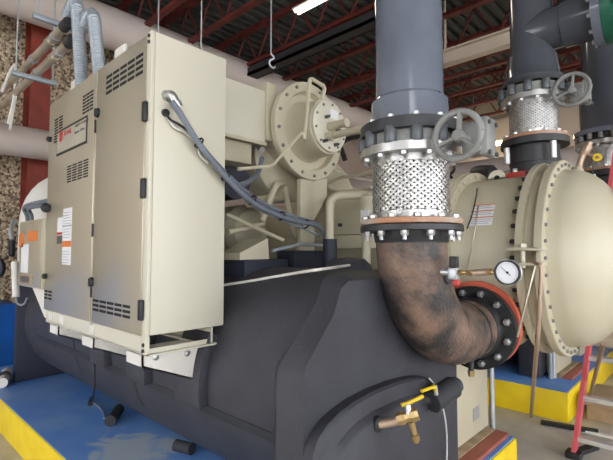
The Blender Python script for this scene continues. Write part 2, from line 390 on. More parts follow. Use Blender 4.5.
slots(dl, dx(52), dx(61), 2.20, 2.36, 2, 9, .22)
slots(dl, dx(66), dx(88), dz(88, 177), dz(88, 158), 4, 7, .18)
slots(dl, dx(47), dx(55), 1.20, 1.265, 2, 3, .2)
# nameplate
nx0, nx1 = dx(55.5), dx(85.5); nz0, nz1 = dz(56, 157), dz(56, 133)
npl = MB().box((nx0, Y0-.003, nz0), (nx1, Y0+.001, nz1)).build('nameplate', 'rubber', dl); lab(npl, 'nameplate with black border and red logo')
MB().box((nx0+.012, Y0-.0045, nz0+.014), (nx1-.012, Y0-.002, nz1-.014)).build('plate_face', 'plate', dl)
lg = MB(); cx_, cz_ = nx0+.085, (nz0+nz1)/2+.035
lg.ring((cx_, Y0-.0046, cz_), (0, -1, 0), 0, .001, .024, .034, 32); lg.box((cx_-.012, Y0-.0056, cz_-.026), (cx_+.012, Y0-.0046, cz_+.026)); lg.box((cx_-.022, Y0-.0056, cz_+.006), (cx_+.022, Y0-.0046, cz_+.016))
lg.build('logo_mark', 'redprint', dl, smooth=False)
text('TRANE', .042, (nx0+.13, Y0-.0046, cz_-.010), (1, 0, 0), (0, 0, 1), 'redprint', dl, 'lettering')
text('Adaptive Frequency', .026, (nx0+.315, Y0-.0046, cz_+.008), (1, 0, 0), (0, 0, 1), 'dlabel', dl, 'lettering')
text('Starter / Drive', .026, (nx0+.315, Y0-.0046, cz_-.032), (1, 0, 0), (0, 0, 1), 'dlabel', dl, 'lettering')
# hinges, latches, labels
for pz in (2.13, 1.785, 1.25): MB().box((X1-.052, Y0-.014, pz-.045), (X1-.020, Y0+.004, pz+.045), .005).build('hinge', 'rubber', t)
for pz in (2.18, 1.62, 1.30): MB().box((XM-.006, Y0-.004, pz-.035), (XM+.008, Y0+.007, pz+.035), .002).build('catch', 'rubber', t)
for pp, d in ((at(98, 113, Y=Y0), dr), (at(92, 282, Y=Y0), dr)):
    MB().lathe(pp, (0, -1, 0), [(-.002, .027), (.012, .024), (.016, .012)], 20).box(pp+Vector((-.006, -.020, -.02)), pp+Vector((.006, -.01, .02)), .003).build('latch', 'rubber', d)
for pp in (at(50, 140, Y=Y0), at(45.5, 276, Y=Y0)): MB().lathe(pp+Vector((.02, 0, 0)), (0, -1, 0), [(-.002, .018), (.02, .017), (.026, .009)], 16).build('latch', 'rubber', dl)
lx = [dx(p) for p in (58.5, 63.5, 64, 72.5)]
lb = MB().box((lx[2], Y0-.002, 1.43), (lx[3], Y0+.001, 1.765)).build('warning_label', 'label', dl)
lab(lb, 'white label strip with orange band')
for z0_, z1_, m in ((1.535, 1.57, 'olabel'), (1.655, 1.664, 'grey_label'), (1.725, 1.724, 'olabel')): MB().box((lx[2], Y0-.003, z0_), (lx[3], Y0-.001, z1_)).build('label_band', m, lb)
pr = MB()
for k in range(19):
    z = 1.44+k*.0165
    if not (1.52 < z < 1.585): pr.box((lx[2]+.01, Y0-.0028, z), (lx[3]-.01-random.random()*.04, Y0-.0015, z+.004))
pr.build('print', 'grey_label', lb, smooth=False)
lb2 = MB().box((lx[0], Y0-.002, 1.555), (lx[1], Y0+.001, 1.715)).build('warning_label', 'label', dl)
MB().box((lx[0], Y0-.003, 1.61), (lx[1], Y0-.001, 1.625)).build('label_band', 'redprint', lb2); MB().box((lx[0], Y0-.003, 1.555), (lx[1], Y0-.001, 1.605)).build('picture', 'dlabel', lb2)
# lifting tabs on top
for px, py in ((74, 79), (119, 46)):
    p = at(px, py, Y=1.0); MB().box((p.x-.07, 1.0, Z1-.03), (p.x+.07, 1.02, p.z), .015).build('lifting_tab', 'white', t)
for px, py in ((68, 91), (97, 70), (101, 67), (106, 64)):
    p = at(px, py, Y=.91); MB().lathe((p.x, .925, Z1-.004), (0, 0, 1), [(0, .012), (.012, .012), (.016, .006)], 8).build('bolt', 'bolt', t)
for z in (2.475, 2.447, 1.10, 1.075): MB().lathe((X1-.022, Y0+.004, z), (0, -1, 0), [(0, .009), (.006, .008)], 10).build('screw', 'dark', t)
# base frame, open channel at the right-hand end
MB().box((X0+.02, Y0+.012, 1.06), (X1, Y0+.020, Z0-.004)).box((X0+.02, Y0+.012, 1.055), (X1+.01, Y0+.05, 1.063)).box((X1-.03, Y0+.012, 1.055), (X1+.015, 1.25, 1.063)).box((X0+.02, 1.20, 1.055), (X1+.01, 1.25, 1.063)).box((X0+.02, 1.236, 1.06), (X1, 1.244, Z0-.002)).box((X1-.05, 1.244, 1.055), (X1+.01, 1.275, 1.063)).box((X1-.012, .915, 1.06), (X1-.006, 1.24, 1.084)).build('base_frame', 'cream', t, smooth=False)
for px in (49, 60, 90): p = at(px, 318 if px < 70 else 330, Y=Y0); MB().box((p.x-.03, Y0+.002, 1.075), (p.x+.03, Y0+.012, 1.125), .003).build('clip', 'white', t)
# mounting brackets down to the tank
for xb in (-1.86, -2.41, -2.96):
    br = MB().prism([(xb, .92, 1.054), (xb, 1.235, 1.054), (xb, 1.225, .98), (xb, 1.19, .885), (xb, .92, .995)], (-.012, 0, 0)).box((xb-.16, .92, 1.046), (xb, 1.23, 1.054)).prism([(xb, .92, 1.054), (xb, .92, .995), (xb, 1.19, .885), (xb, 1.193, .891), (xb, .926, 1.001), (xb, .926, 1.054)], (-.16, 0, 0)).build('mounting_bracket', 'white', t, smooth=False)
    for yy, zz in ((.98, 1.03), (1.14, 1.02)): MB().lathe((xb, yy, zz), (1, 0, 0), [(0, .014), (.008, .014), (.011, .007)], 10).build('bolt', 'bolt', br)
# side-entry fittings on the right face
p = at(167, 96, X=X1)
MB().tube(fillet([p, p+Vector((.045, 0, 0)), p+Vector((.05, .02, -.045))], .02), .019, 14).lathe(p, (1, 0, 0), [(0, .028), (.015, .026)], 8).lathe(p+Vector((.05, .015, -.035)), (0, .6, -1), [(0, .023), (.025, .023)], 12).build('elbow_fitting', 'steel', t)
p = at(165, 113, X=X1); MB().lathe(p, (1, 0, 0), [(0, .018), (.012, .017)], 14).build('grommet', 'rubber', t)

# cables draped down the right side of the cabinet
def cable(pts, r, m, label, dx_=0, name='cable'):
    return tag(MB().tube(smooth_path([at(a, b, X=c)+Vector((dx_, 0, 0)) for a, b, c in pts]), r, 10).build(name, m), label, 'cable')
c1 = cable([(171.5, 101, -1.735), (181, 115, -1.735), (200, 145, -1.735), (225, 176, -1.735), (250, 200, -1.735), (275, 214, -1.735), (300, 222, -1.735), (318, 226, -1.735), (327, 240, -1.75)], .0145, 'cable', 'thick grey cable sweeping from the cabinet side fitting to the navy pipe')
cable([(188, 127, -1.77), (205, 150, -1.765), (226, 173, -1.765), (252, 196, -1.77), (277, 210, -1.77), (302, 219, -1.77), (318, 223, -1.78)], .0105, 'cable', 'thinner grey cable tied along the upper side of the thick one')
cable([(213, 163, -1.77), (230, 183, -1.765), (252, 204, -1.765), (277, 218, -1.765), (303, 228, -1.77), (320, 236, -1.78)], .009, 'flex', 'pale grey cable tied along the lower side of the thick one')
cable([(165, 113, -1.79), (171, 120, -1.77), (180, 125, -1.765), (192, 135, -1.76), (203, 152, -1.76), (216, 166, -1.76), (226, 176, -1.77)], .006, 'rubber', 'thin black wire from the small grommet on the cabinet side')
cable([(166, 114, -1.79), (174, 127, -1.78), (184, 132, -1.775), (196, 142, -1.77), (200, 155, -1.775), (208, 163, -1.77)], .005, 'white', 'thin pale wire looping from the small grommet on the cabinet side')
for px, py in ((199, 143), (226, 176), (252, 200), (281, 216), (306, 224)):
    q = at(px, py, X=-1.75); q2 = at(px+3, py+2.4, X=-1.75); d = (q2-q).normalized()
    tag(MB().ring(q, d, -.005, .005, .025, .029, 16).build('cable_tie', 'rubber'), 'black cable tie around the grey cable bundle', 'cable tie', 'cable ties on the grey bundle')
tag(MB().tube(smooth_path([at(262, 158, X=-2.0), at(258, 172, X=-1.95), at(248, 182, X=-1.9), at(235, 185, X=-1.85), at(229, 178, X=-1.85)]), .015, 10).build('cable', 'cable'), 'short grey cable hanging from the terminal box to the bundle', 'cable')

# small control box beyond the cabinet
t = thing('control_box', 'small beige control box with orange labels at the far end of the cabinet', 'control box', (-3.42, 1.0, 1.25))
MB().box((-3.75, .89, 1.26), (-3.215, 1.16, 1.73), .008).build('body', 'beige', t)
MB().box((-3.74, .882, 1.27), (-3.225, .889, 1.72), .003).build('cover', 'door', t)
for x0_, x1_, z0_, z1_, m in ((-3.74, -3.62, 1.54, 1.64, 'olabel'), (-3.52, -3.30, 1.58, 1.65, 'olabel'), (-3.67, -3.50, 1.36, 1.56, 'label'), (-3.71, -3.38, 1.285, 1.345, 'tanwood')):
    MB().box((x0_, .879, z0_), (x1_, .882, z1_)).build('warning_label', m, t)
MB().box((-3.67, .8785, 1.295), (-3.45, .8795, 1.335)).build('picture', 'dlabel', t)
MB().prism([(-3.66, .95, 1.26), (-3.2, .95, 1.26), (-3.2, .95, 1.10), (-3.34, .95, 1.06)], (0, .18, 0)).build('bracket', 'white', t)
for k in (0, 1):
    a = at(28+4*k, 217, Y=1.0); tag(MB().tube(smooth_path([(a.x, 1.0, 1.73), (a.x+.02, .99, 1.79+.0*k), (a.x+.12, .95, 1.86-.02*k), (X0-.02, .93, 1.85-.03*k), (X0+.03, .91, 1.845-.02*k)]), .016, 10).build('cable', 'cable'),
        ('outer' if k == 0 else 'inner')+' of two short grey cables curving from the control box to the cabinet door', 'cable')
p = at(47.5, 208, Y=.89); tag(MB().lathe(p+Vector((-.03, 0, 0)), (1, -.3, 0), [(0, .022), (.02, .03), (.055, .03), (.065, .014)], 18).build('cable_gland', 'rubber'), 'black cable gland at the left edge of the cabinet door', 'cable gland')
# drain tube at the far left
t = thing('drain_tube', 'white plastic drain tube hanging left of the small control box', 'tube', at(15, 300, Y=1.0))
MB().cyl(at(15, 262, Y=1.0), at(16, 297, Y=1.0), .028).build('tube', 'white', t)
MB().tube(smooth_path([at(16, 298, Y=1.0), at(17, 303, Y=1.0), at(21, 305, Y=1.0), at(25, 303, Y=1.0), at(27, 298, Y=1.0)]), .008, 8).build('loop', 'galv', t)
MB().box(at(8, 257, Y=1.0), at(16, 236, Y=1.05), .02).build('bulb', 'rubber', t)
MB().tube(smooth_path([at(12, 240, Y=1.02), at(11, 230, Y=1.02), at(14, 220, Y=1.05)]), .02, 10).build('neck', 'galv', t)
q = at(-2, 268, Y=1.2); t = thing('capped_post', 'dark navy round cap on a post at the very left edge of the photo', 'post', (q.x, q.y, .27))
MB().lathe(q, (.6, -1, 0), [(0, .02), (.01, .12), (.06, .13), (.08, .1), (.085, .0)], 24).build('round_cap', 'navy', t)
MB().cyl((q.x, q.y, .27 if q.x > -5.7 else 0), q, .025).build('post', 'dark', t)
t = thing('floor_pipe', 'white capped pipe end lying on the floor at the far left', 'pipe', at(6, 383, Z=.27))
q = at(2, 382, Z=.30); MB().cyl(q+Vector((-.3, .1, .015)), q+Vector((.10, -.02, .015)), .045).build('tube', 'white', t); MB().cyl(q+Vector((-.1, .04, .015)), q+Vector((-.02, .015, .015)), .06).build('collar', 'dark', t)

# ================================================================== EVAPORATOR (black insulated tank)
EY, EZ, ER = 1.79, .845, .57
t = evp = thing('evaporator_tank', 'large black foam-insulated tank lying along the front blue pad', 'tank', (-3.0, EY, .27))
MB().lathe((-4.9, EY, EZ), (1, 0, 0), [(0, ER), (3.66, ER)], 72).build('shell', 'foam', t)
# boxed end: big flange with cut corners
def prof(X, yl, yr, zt, zc, yt0, yt1, zb=.275):
    return [(X, yl, zb), (X, yl, zc), (X, yl+.012, zc+.05), (X, yt0-.07, zt-.13), (X, yt0-.02, zt-.03), (X, yt0+.03, zt), (X, yt1-.03, zt), (X, yt1+.02, zt-.03), (X, yt1+.07, zt-.13), (X, yr-.012, zc+.05), (X, yr, zc), (X, yr, zb)]
A = prof(-1.29, 1.185, 2.42, 1.412, 1.01, 1.50, 2.10); B = prof(-1.225, 1.135, 2.42, 1.412, 1.02, 1.42, 2.12); C_ = prof(-1.10, 1.15, 2.41, 1.385, 1.035, 1.39, 2.14)
wb = MB(); wb.sheet([A, B, C_]); 
for q in (A, C_): wb.bm.faces.new([wb.bm.verts.new(p) for p in q])
bmesh.ops.remove_doubles(wb.bm, verts=wb.bm.verts[:], dist=1e-5)
wb.build('boxed_end', 'foam', t)
# foam seams: raised lap bands on the shell
def band(x0, x1, a0, a1, th, name, m='foam'):
    n = 16; rows = []
    for rr in (ER+.001, ER+th):
        pass
    pts = [(EY-math.cos(math.radians(a))*(ER+th), EZ+math.sin(math.radians(a))*(ER+th)) for a in [a0+(a1-a0)*k/n for k in range(n+1)]]
    inn = [(EY-math.cos(math.radians(a))*(ER-.01), EZ+math.sin(math.radians(a))*(ER-.01)) for a in [a1+(a0-a1)*k/n for k in range(n+1)]]
    return MB().prism([(x0, y, z) for y, z in pts+inn], (x1-x0, 0, 0), .004).build(name, m, t)
for xb in (-1.86, -2.41, -2.96): band(xb-.17, xb+.055, -8, 26, .05, 'saddle_pad')
band(-4.5, -1.29, -12, -8, .004, 'seam_tape', 'foam2'); band(-2.62, -2.58, -30, 60, .004, 'seam_tape', 'foam2'); band(-3.6, -3.56, -30, 60, .004, 'seam_tape', 'foam2')
# far tube-sheet leg
MB().prism([(-4.90, 1.16, .27), (-4.90, 1.16, 1.18), (-4.90, 1.3, 1.36), (-4.90, 1.5, 1.44), (-4.90, 2.1, 1.44), (-4.90, 2.4, 1.1), (-4.90, 2.4, .27)], (-.10, 0, 0), .01).build('far_end_plate', 'navy', t)
band(-4.9, -3.2, 20, 62, .02, 'shell_wrap')
# end cover of the tube half: low arched box with a raised inner panel
E1 = [(1.145, .30), (1.145, .62), (1.145, .74), (1.155, .80), (1.18, .84), (1.23, .875), (1.30, .90), (1.39, .918), (1.52, .929), (1.70, .928), (1.84, .918), (1.95, .90), (2.03, .86), (2.09, .78), (2.14, .68), (2.20, .55), (2.24, .45), (2.27, .30)]
E2 = [(1.19, .30), (1.195, .55), (1.205, .68), (1.237, .765), (1.262, .785), (1.29, .80), (1.345, .825), (1.40, .838), (1.50, .849), (1.64, .85), (1.74, .846), (1.84, .835), (1.91, .80), (1.97, .74), (2.03, .64), (2.08, .52), (2.10, .44), (2.12, .30)]
def loop(P, X, k=0):
    c = Vector((1.70, .45)); return [(X, c.x+(y-c.x)*(1-k), max(.29, c.y+(z-c.y)*(1-k))) for y, z in P]
ec = MB(); rows = [loop(E1, -1.115), loop(E1, -1.055), loop(E1, -1.043, .02), loop(E1, -1.040, .045), loop(E2, -1.030, -.04), loop(E2, -1.010, -.005), loop(E2, -1.0, .03), loop(E2, -.992, .4), loop(E2, -.99, .8)]
ec.sheet(rows); ec.bm.faces.new([ec.bm.verts.new(p) for p in rows[-1]])
ec.build('end_cover', 'foam', t)
MB().tube(smooth_path([at(429, 378+0, X=-1.03), at(437, 388, X=-1.0), at(442, 404, X=-.985), at(446, 425, X=-.98), at(447, 450, X=-.98), at(446, 470, X=-.98)]), .004, 6).build('white_cord', 'cord', t)
MB().lathe((-1.55, 2.0, 1.39), (0, 0, 1), [(0, .14), (.04, .13), (.075, .09), (.085, 0)], 28).build('insulated_dome', 'foam', t)

# drain valve on the end cover
p = at(378, 424, X=-1.0); p.x = -.995
t = thing('drain_valve', 'brass drain valve with yellow lever on the black tank end cover', 'valve', p)
q = p+Vector((.09, .055, .035))
MB().lathe(p, (1, 0, 0), [(-.015, .03), (.002, .03), (.006, .02)], 20).build('collar', 'rubber', t)
MB().tube([p, p+Vector((.05, .03, .015)), q], .017, 12).build('nipple', 'copper', t)
MB().lathe(q+Vector((-.03, -.02, -.01)), (1, .7, .4), [(0, .024), (.02, .028), (.03, .022), (.05, .022), (.06, .028), (.085, .026)], 8).build('body', 'brass', t)
MB().lathe(q+Vector((.01, 0, 0)), (-.1, .1, 1), [(0, .014), (.035, .013), (.05, .01)], 10).build('stem', 'bolt', t)
h = q+Vector((.0, .0, .045)); MB().tube([h+Vector((-.015, -.01, 0)), h+Vector((0, .01, .006)), h+Vector((.01, .11, .012))], .0085, 8).build('lever', 'ylever', t)
MB().lathe(q+Vector((.015, .01, -.015)), (.15, .22, -1), [(0, .014), (.05, .012), (.055, .018), (.075, .016), (.085, .009)], 10).build('outlet', 'brass', t)
p = at(434, 398, X=-1.0); p.x = -1.0
t = thing('insulated_valve', 'black foam-wrapped valve stub with yellow lever on the tank end cover', 'valve', p)
d = (at(456, 384, X=-.93)-at(430, 402, X=-.97)).normalized(); a = at(431, 402, X=-.98)
MB().lathe(a, d, [(0, .045), (.003, .052), (.16, .052), (.163, .046)], 24).build('foam_sleeve', 'foam2', t)
MB().lathe(a+d*.16, d, [(0, .038), (.035, .038), (.045, .03)], 20).build('end_cap', 'foam', t)
MB().cyl(a-Vector((.05, .0, .0)), a+d*.05, .03).build('pipe_stub', 'foam2', t)
h = at(434, 386.5, X=-.95); MB().tube([h+Vector((0, .01, -.02)), h, at(422, 391, X=-.95)], .008, 8).build('lever', 'ylever', t)
MB().cyl(h+Vector((0, .02, -.04)), h+Vector((0, .01, .005)), .010).build('stem', 'bolt', t)

# things on the pad along the tank
p = at(97, 408, Z=.27); t = thing('hanging_strap', 'black strap with a small metal clip dangling beside the tank onto the pad', 'strap', p)
MB().tube([at(94, 355, Y=1.19), at(94.5, 388, Y=1.20), at(92, 402, Z=.285)], .008, 8).build('strap', 'rubber', t)
MB().tube(smooth_path([at(92, 402, Z=.29), at(98, 406, Z=.28), at(103, 412, Z=.278), at(104, 418, Z=.278)]), .006, 8).build('clip', 'bolt', t)
MB().cyl(at(92, 398, Z=.30), at(90, 404, Z=.285), .018).build('weight', 'rubber', t)
for (a, b), r, l in ((((110, 421), (119, 409)), .038, 'short black foam stub lying on the blue pad near the dangling strap'), (((176, 445), (192, 449)), .035, 'short black foam stub on the blue pad at the bottom of the photo')):
    tag(MB().cyl(at(*a, Z=.31), at(*b, Z=.31), r).build('foam_stub', 'foam2'), l, 'pipe stub')

# ================================================================== CONDENSER (beige)
CY, CZ = 3.03, 1.473
t = con = thing('condenser_shell', 'large beige bolted condenser with domed end cover above the aisle', 'condenser', (-2.6, CY, .27))
MB().lathe((-4.8, CY, CZ), (1, 0, 0), [(0, .50), (3.58, .50)], 64).build('shell', 'beige', t)
MB().lathe((-1.27, CY, CZ), (1, 0, 0), [(0, .585), (.045, .585)], 64).build('tube_sheet', 'beige', t)
MB().lathe((-1.222, CY, CZ), (1, 0, 0), [(0, .58), (.035, .58), (.037, .525)], 64).build('flange', 'beige', t)
MB().lathe((-1.19, CY, CZ), (1, 0, 0), [(0, .52), (.44, .52)], 64).build('water_box', 'beige', t)
MB().lathe((-.785, CY, CZ), (1, 0, 0), [(0, .52), (0, .585), (.032, .585), (.034, .52)], 72).build('flange', 'beige', t)
MB().lathe((-.750, CY, CZ), (1, 0, 0), [(0, .50), (0, .545), (.06, .545), (.06, .59), (.098, .59), (.104, .585), (.104, .53)], 72).build('cover_ring', 'beige', t)
dome = [(0, .535), (.02, .528)]
for k in range(1, 15):
    a = k*PI/28; dome.append((.02+.30*math.sin(a), .528*math.cos(a)))
dome.append((.32, 0))
MB().lathe((-.648, CY, CZ), (1, 0, 0), dome, 72).build('domed_cover', 'beige', t)
bolt_ring(t, 40, (-.646, CY, CZ), (1, 0, 0), .562, hexbolt(.0105, .012, 'iron'), name='bolt')
bolt_ring(t, 40, (-.786, CY, CZ), (-1, 0, 0), .562, hexbolt(.014, .028, 'dark'), name='nut')
bolt_ring(t, 36, (-1.186, CY, CZ), (1, 0, 0), .553, hexbolt(.012, .014, 'beige'), name='tube_sheet_bolt', arc=lambda a: math.sin(a) > -.2 or math.cos(a) > 0)
MB().box((-1.262, 2.44, .302), (-1.20, 3.12, 1.1), .004).build('support_plate', 'beige', t)
MB().box((-1.199, 2.50, .75), (-1.195, 2.51, .95)).build('plate_slot', 'dark', t)
lab(MB().box((-1.199, 2.86, .40), (-1.196, 2.96, .48)).build('tag_plate', 'galv', t), 'small grey tag plate')
MB().cyl((-1.185, 3.155, .0), (-1.185, 3.155, 1.15), .018, seg=12).build('grey_conduit', 'galv', t)
# inlet nozzle on the near side
MB().cyl((-1.0, 2.47, 1.09), (-1.0, 2.86, 1.09), .185, seg=40).build('inlet_nozzle', 'beige', t)
# lifting lug
p = at(509, 183, Y=2.9); MB().lathe((-1.08, CY+.05, CZ+.535), (0, -1, 0), [(0, .06), (.03, .06)], 20).box((-1.14, CY+.02, CZ+.50), (-1.02, CY+.05, CZ+.54)).build('lifting_lug', 'cream', t)
MB().lathe((-1.08, CY+.019, CZ+.54), (0, -1, 0), [(0, .018), (.002, .018)], 14).build('lug_eye', 'slot', t)
# label on the water box: follows the barrel
def barrel(x0, x1, y0, y1, r, name, m, parent):
    a0, a1 = math.asin((y0-CZ)/r), math.asin((y1-CZ)/r)
    rows = [[(x, CY-math.cos(a0+(a1-a0)*k/8)*r, CZ+math.sin(a0+(a1-a0)*k/8)*r) for k in range(9)] for x in (x0, x1)]
    return MB().sheet(rows).build(name, m, parent)
wl = barrel(-1.07, -.935, 1.66, 1.79, .522, 'warning_label', 'label', t); lab(wl, 'white label with red stripes')
for z in (1.79, 1.752, 1.712): barrel(-1.07, -.935, z-.006, z, .5235, 'stripe', 'olabel', wl)
for z in (1.67, 1.682, 1.694, 1.725, 1.737, 1.765, 1.776): barrel(-1.06, -.96+random.random()*.02, z, z+.004, .5232, 'print', 'grey_label', wl)
MB().tube(smooth_path([(-1.09, CY-.30, CZ+.435), (-1.07, CY-.36, CZ+.39), (-1.06, CY-.41, CZ+.335), (-1.06, CY-.47, CZ+.24), (-1.075, CY-.50, CZ+.17)]), .004, 6).build('sensor_wire', 'dark', t)
tag(MB().tube(smooth_path([at(478, 206, Y=2.535), at(476, 222, Y=2.50), at(473, 242, Y=2.485), at(468, 266, Y=2.485)]), .005, 8).build('thin_tube', 'conduit'), 'thin copper tube running down the beige water box behind the gauge', 'tube')
# hinge bracket on the cover flange, near side
q = Vector((-.70, CY-.60, CZ-.01))
hb = MB(); 
for z in (.045, -.03): hb.box((-.80, CY-.66, CZ+z-.008), (-.63, CY-.57, CZ+z+.008), .003)
hb.box((-.665, CY-.63, CZ-.03), (-.645, CY-.585, CZ+.05)).build('hinge_bracket', 'beige', t)
MB().cyl((-.73, CY-.63, CZ-.05), (-.73, CY-.63, CZ+.075), .013, seg=12).lathe((-.73, CY-.63, CZ+.055), (0, 0, 1), [(0, .02), (.018, .02)], 6).build('hinge_pin', 'cream', t)
# drain tubes
tag(MB().tube(smooth_path([(-.70, CY-.63, CZ-.02), at(538, 264, Y=2.36), at(541, 270, Y=2.36), at(540, 295, Y=2.36), at(538.5, 325, Y=2.38), at(536.5, 350, Y=2.46), at(534, 380, Y=3.0), at(531, 416, Z=.005)]), lambda f: .008+.005*f, 10).build('copper_drain_tube', 'copper'),
    'long copper drain tube leaning from the dome flange down to the aisle floor', 'tube')
tag(MB().tube(smooth_path([at(535, 266, Y=2.38), at(527, 298, Y=2.37), at(517.5, 337, Y=2.36)]), .006, 8).build('thin_drain_tube', 'conduit'), 'short thin tube slanting from the dome flange toward the elbow flange', 'tube')
t = thing('dome_drain_valve', 'tarnished drain valve hanging under the domed cover above the red ladder', 'valve', (-.40, CY-.05, CZ-.5))
q = Vector((-.42, CY-.05, CZ-.46))
MB().tube(fillet([q, q+Vector((.01, .0, -.12)), q+Vector((.10, .05, -.20))], .05), .024, 12).build('nipple', 'beige', t)
MB().lathe(q+Vector((.08, .04, -.18)), (.7, .3, -.8), [(0, .02), (.02, .034), (.06, .034), (.08, .022), (.11, .022)], 8).build('body', 'copper', t)
tag(MB().cyl((-.50, CY+.02, CZ-.5), at(590, 395, Y=4.36), .013).build('copper_post', 'copper'), 'short copper rod under the dome beside the red ladder rail', 'tube')
# vent assembly on the dome top
t = thing('vent_valve', 'tarnished vent pipe with a yellow tag on top of the domed cover', 'valve', (-.55, CY, CZ+.5))
v0, v1, v2, v3 = at(577, 175, Y=CY), at(580, 161, Y=CY+.02), at(590, 142, Y=CY+.03), at(598, 158, Y=CY+.02)
MB().tube(fillet([v0, v1, v2], .03), .017, 12).build('pipe', 'copper', t)
MB().lathe(v0, (v1-v0), [(0, .045), (.03, .032), (.05, .02)], 12).build('boss', 'beige', t)
MB().lathe(v1.lerp(v2, .35), v2-v1, [(0, .02), (.015, .026), (.05, .026), (.065, .02)], 8).build('body', 'copper', t)
MB().tube([v1.lerp(v2, .4), v1.lerp(v2, .3)+Vector((.06, .01, -.01)), v3], .010, 10).build('branch', 'copper', t)
lab(MB().ring(v3+Vector((0, -.015, 0)), (0, -1, 0), 0, .01, .009, .024, 16).build('tag', 'ylever', t), 'round yellow tag')
wt = at(593, 180, Y=CY+.02); lab(MB().box(wt+Vector((-.015, -.003, -.035)), wt+Vector((.015, .003, .035)), .002).build('paper_tag', 'label', t), 'hanging white tag')
MB().tube([wt+Vector((0, 0, .03)), v3+Vector((-.03, 0, 0))], .003, 6).build('string', 'dark', t)
tag(MB().lathe((-.37, CY-.02, CZ+.36), (.7, 0, .7), [(0, .05), (.025, .045), (.04, .02)], 14).build('plug', 'rubber'), 'black plug on the upper curve of the domed cover', 'plug')

# ================================================================== FRONT PIPE LINE
PX, PY = -.993, 1.735
def riser(label, x, y, z0, z1, r, m, zc0, zc1):
    t = thing('riser_pipe', label, 'pipe', (x, y, z0))
    MB().cyl((x, y, zc0+.02), (x, y, z1), r, seg=48).build('pipe', m, t)
    MB().lathe((x, y, zc0), (0, 0, 1), [(0, r+.02), (zc1-zc0-.015, r+.02), (zc1-zc0, r+.006)], 48).build('coupling', m, t)
    return t
t = riser('tall light grey plastic riser pipe in the middle of the photo', PX, PY, 2.06, 5.35, .150, 'pvc', 2.045, 2.19)
lab(MB().lathe((PX, PY, 2.012), (0, 0, 1), [(0, .222), (.048, .222), (.052, .2)], 56).build('backing_flange', 'black', t), 'black backing ring')
bolt_ring(t, 12, (PX, PY, 2.063), (0, 0, 1), .2, hexbolt(.015, .014, 'bolt'), a0=.13, name='bolt')
def valve(label, x, y, zc, k=1.0, dzw=.04, R=.090):
    t = thing('butterfly_valve', label, 'valve', (x, y, zc))
    MB().lathe((x, y, zc-.028), (0, 0, 1), [(0, .165), (0, .19), (.056, .19), (.056, .165)], 48).build('body', 'iron', t)
    bolt_ring(t, 12, (x, y, zc-.037), (0, 0, 1), .205, lambda p, w: (MB().lathe(p, w, [(0, .024), (.003, .026), (.066, .026), (.069, .024)], 20), 'nut'), a0=.13, name='stud_nut')
    gx = x+.315*k; zg = zc-dzw
    MB().cyl((x+.16, y, zc), (gx-.03, y, zg), .022).build('stem', 'iron', t)
    MB().box((gx-.055, y-.06, zg-.06), (gx+.03, y+.045, zg+.07), .018).box((gx+.012, y-.05, zg-.07), (gx+.05, y+.05, zg+.085), .012).build('gear_box', 'iron', t)
    for a in (-.06, .06):
        for b_ in (-.035, .035): MB().lathe((gx+.05, y+b_, zg+a), (1, 0, 0), [(0, .01), (.008, .01)], 6).build('bolt', 'nut', t)
    wx, wy, wz = gx-.022, y-.16, zg-.005
    w = MB(); ring = [(wx+R*math.cos(a), wy, wz+R*math.sin(a)) for a in [2*PI*i/40 for i in range(41)]]
    w.tube(ring, .0125, 10, False)
    for i in range(3):
        a = math.radians(90+120*i-8); w.bar((wx+.02*math.cos(a), wy+.012, wz+.02*math.sin(a)), (wx+R*math.cos(a), wy, wz+R*math.sin(a)), .024, .012)
    w.lathe((wx, wy+.03, wz), (0, -1, 0), [(0, .024), (.03, .024), (.036, .018)], 20)
    w.build('hand_wheel', 'iron', t)
    MB().cyl((wx, wy+.02, wz), (wx, y-.03, wz), .013).build('wheel_shaft', 'iron', t)
valve('grey butterfly valve with three-spoke handwheel on the middle riser pipe', PX, PY, 1.99)
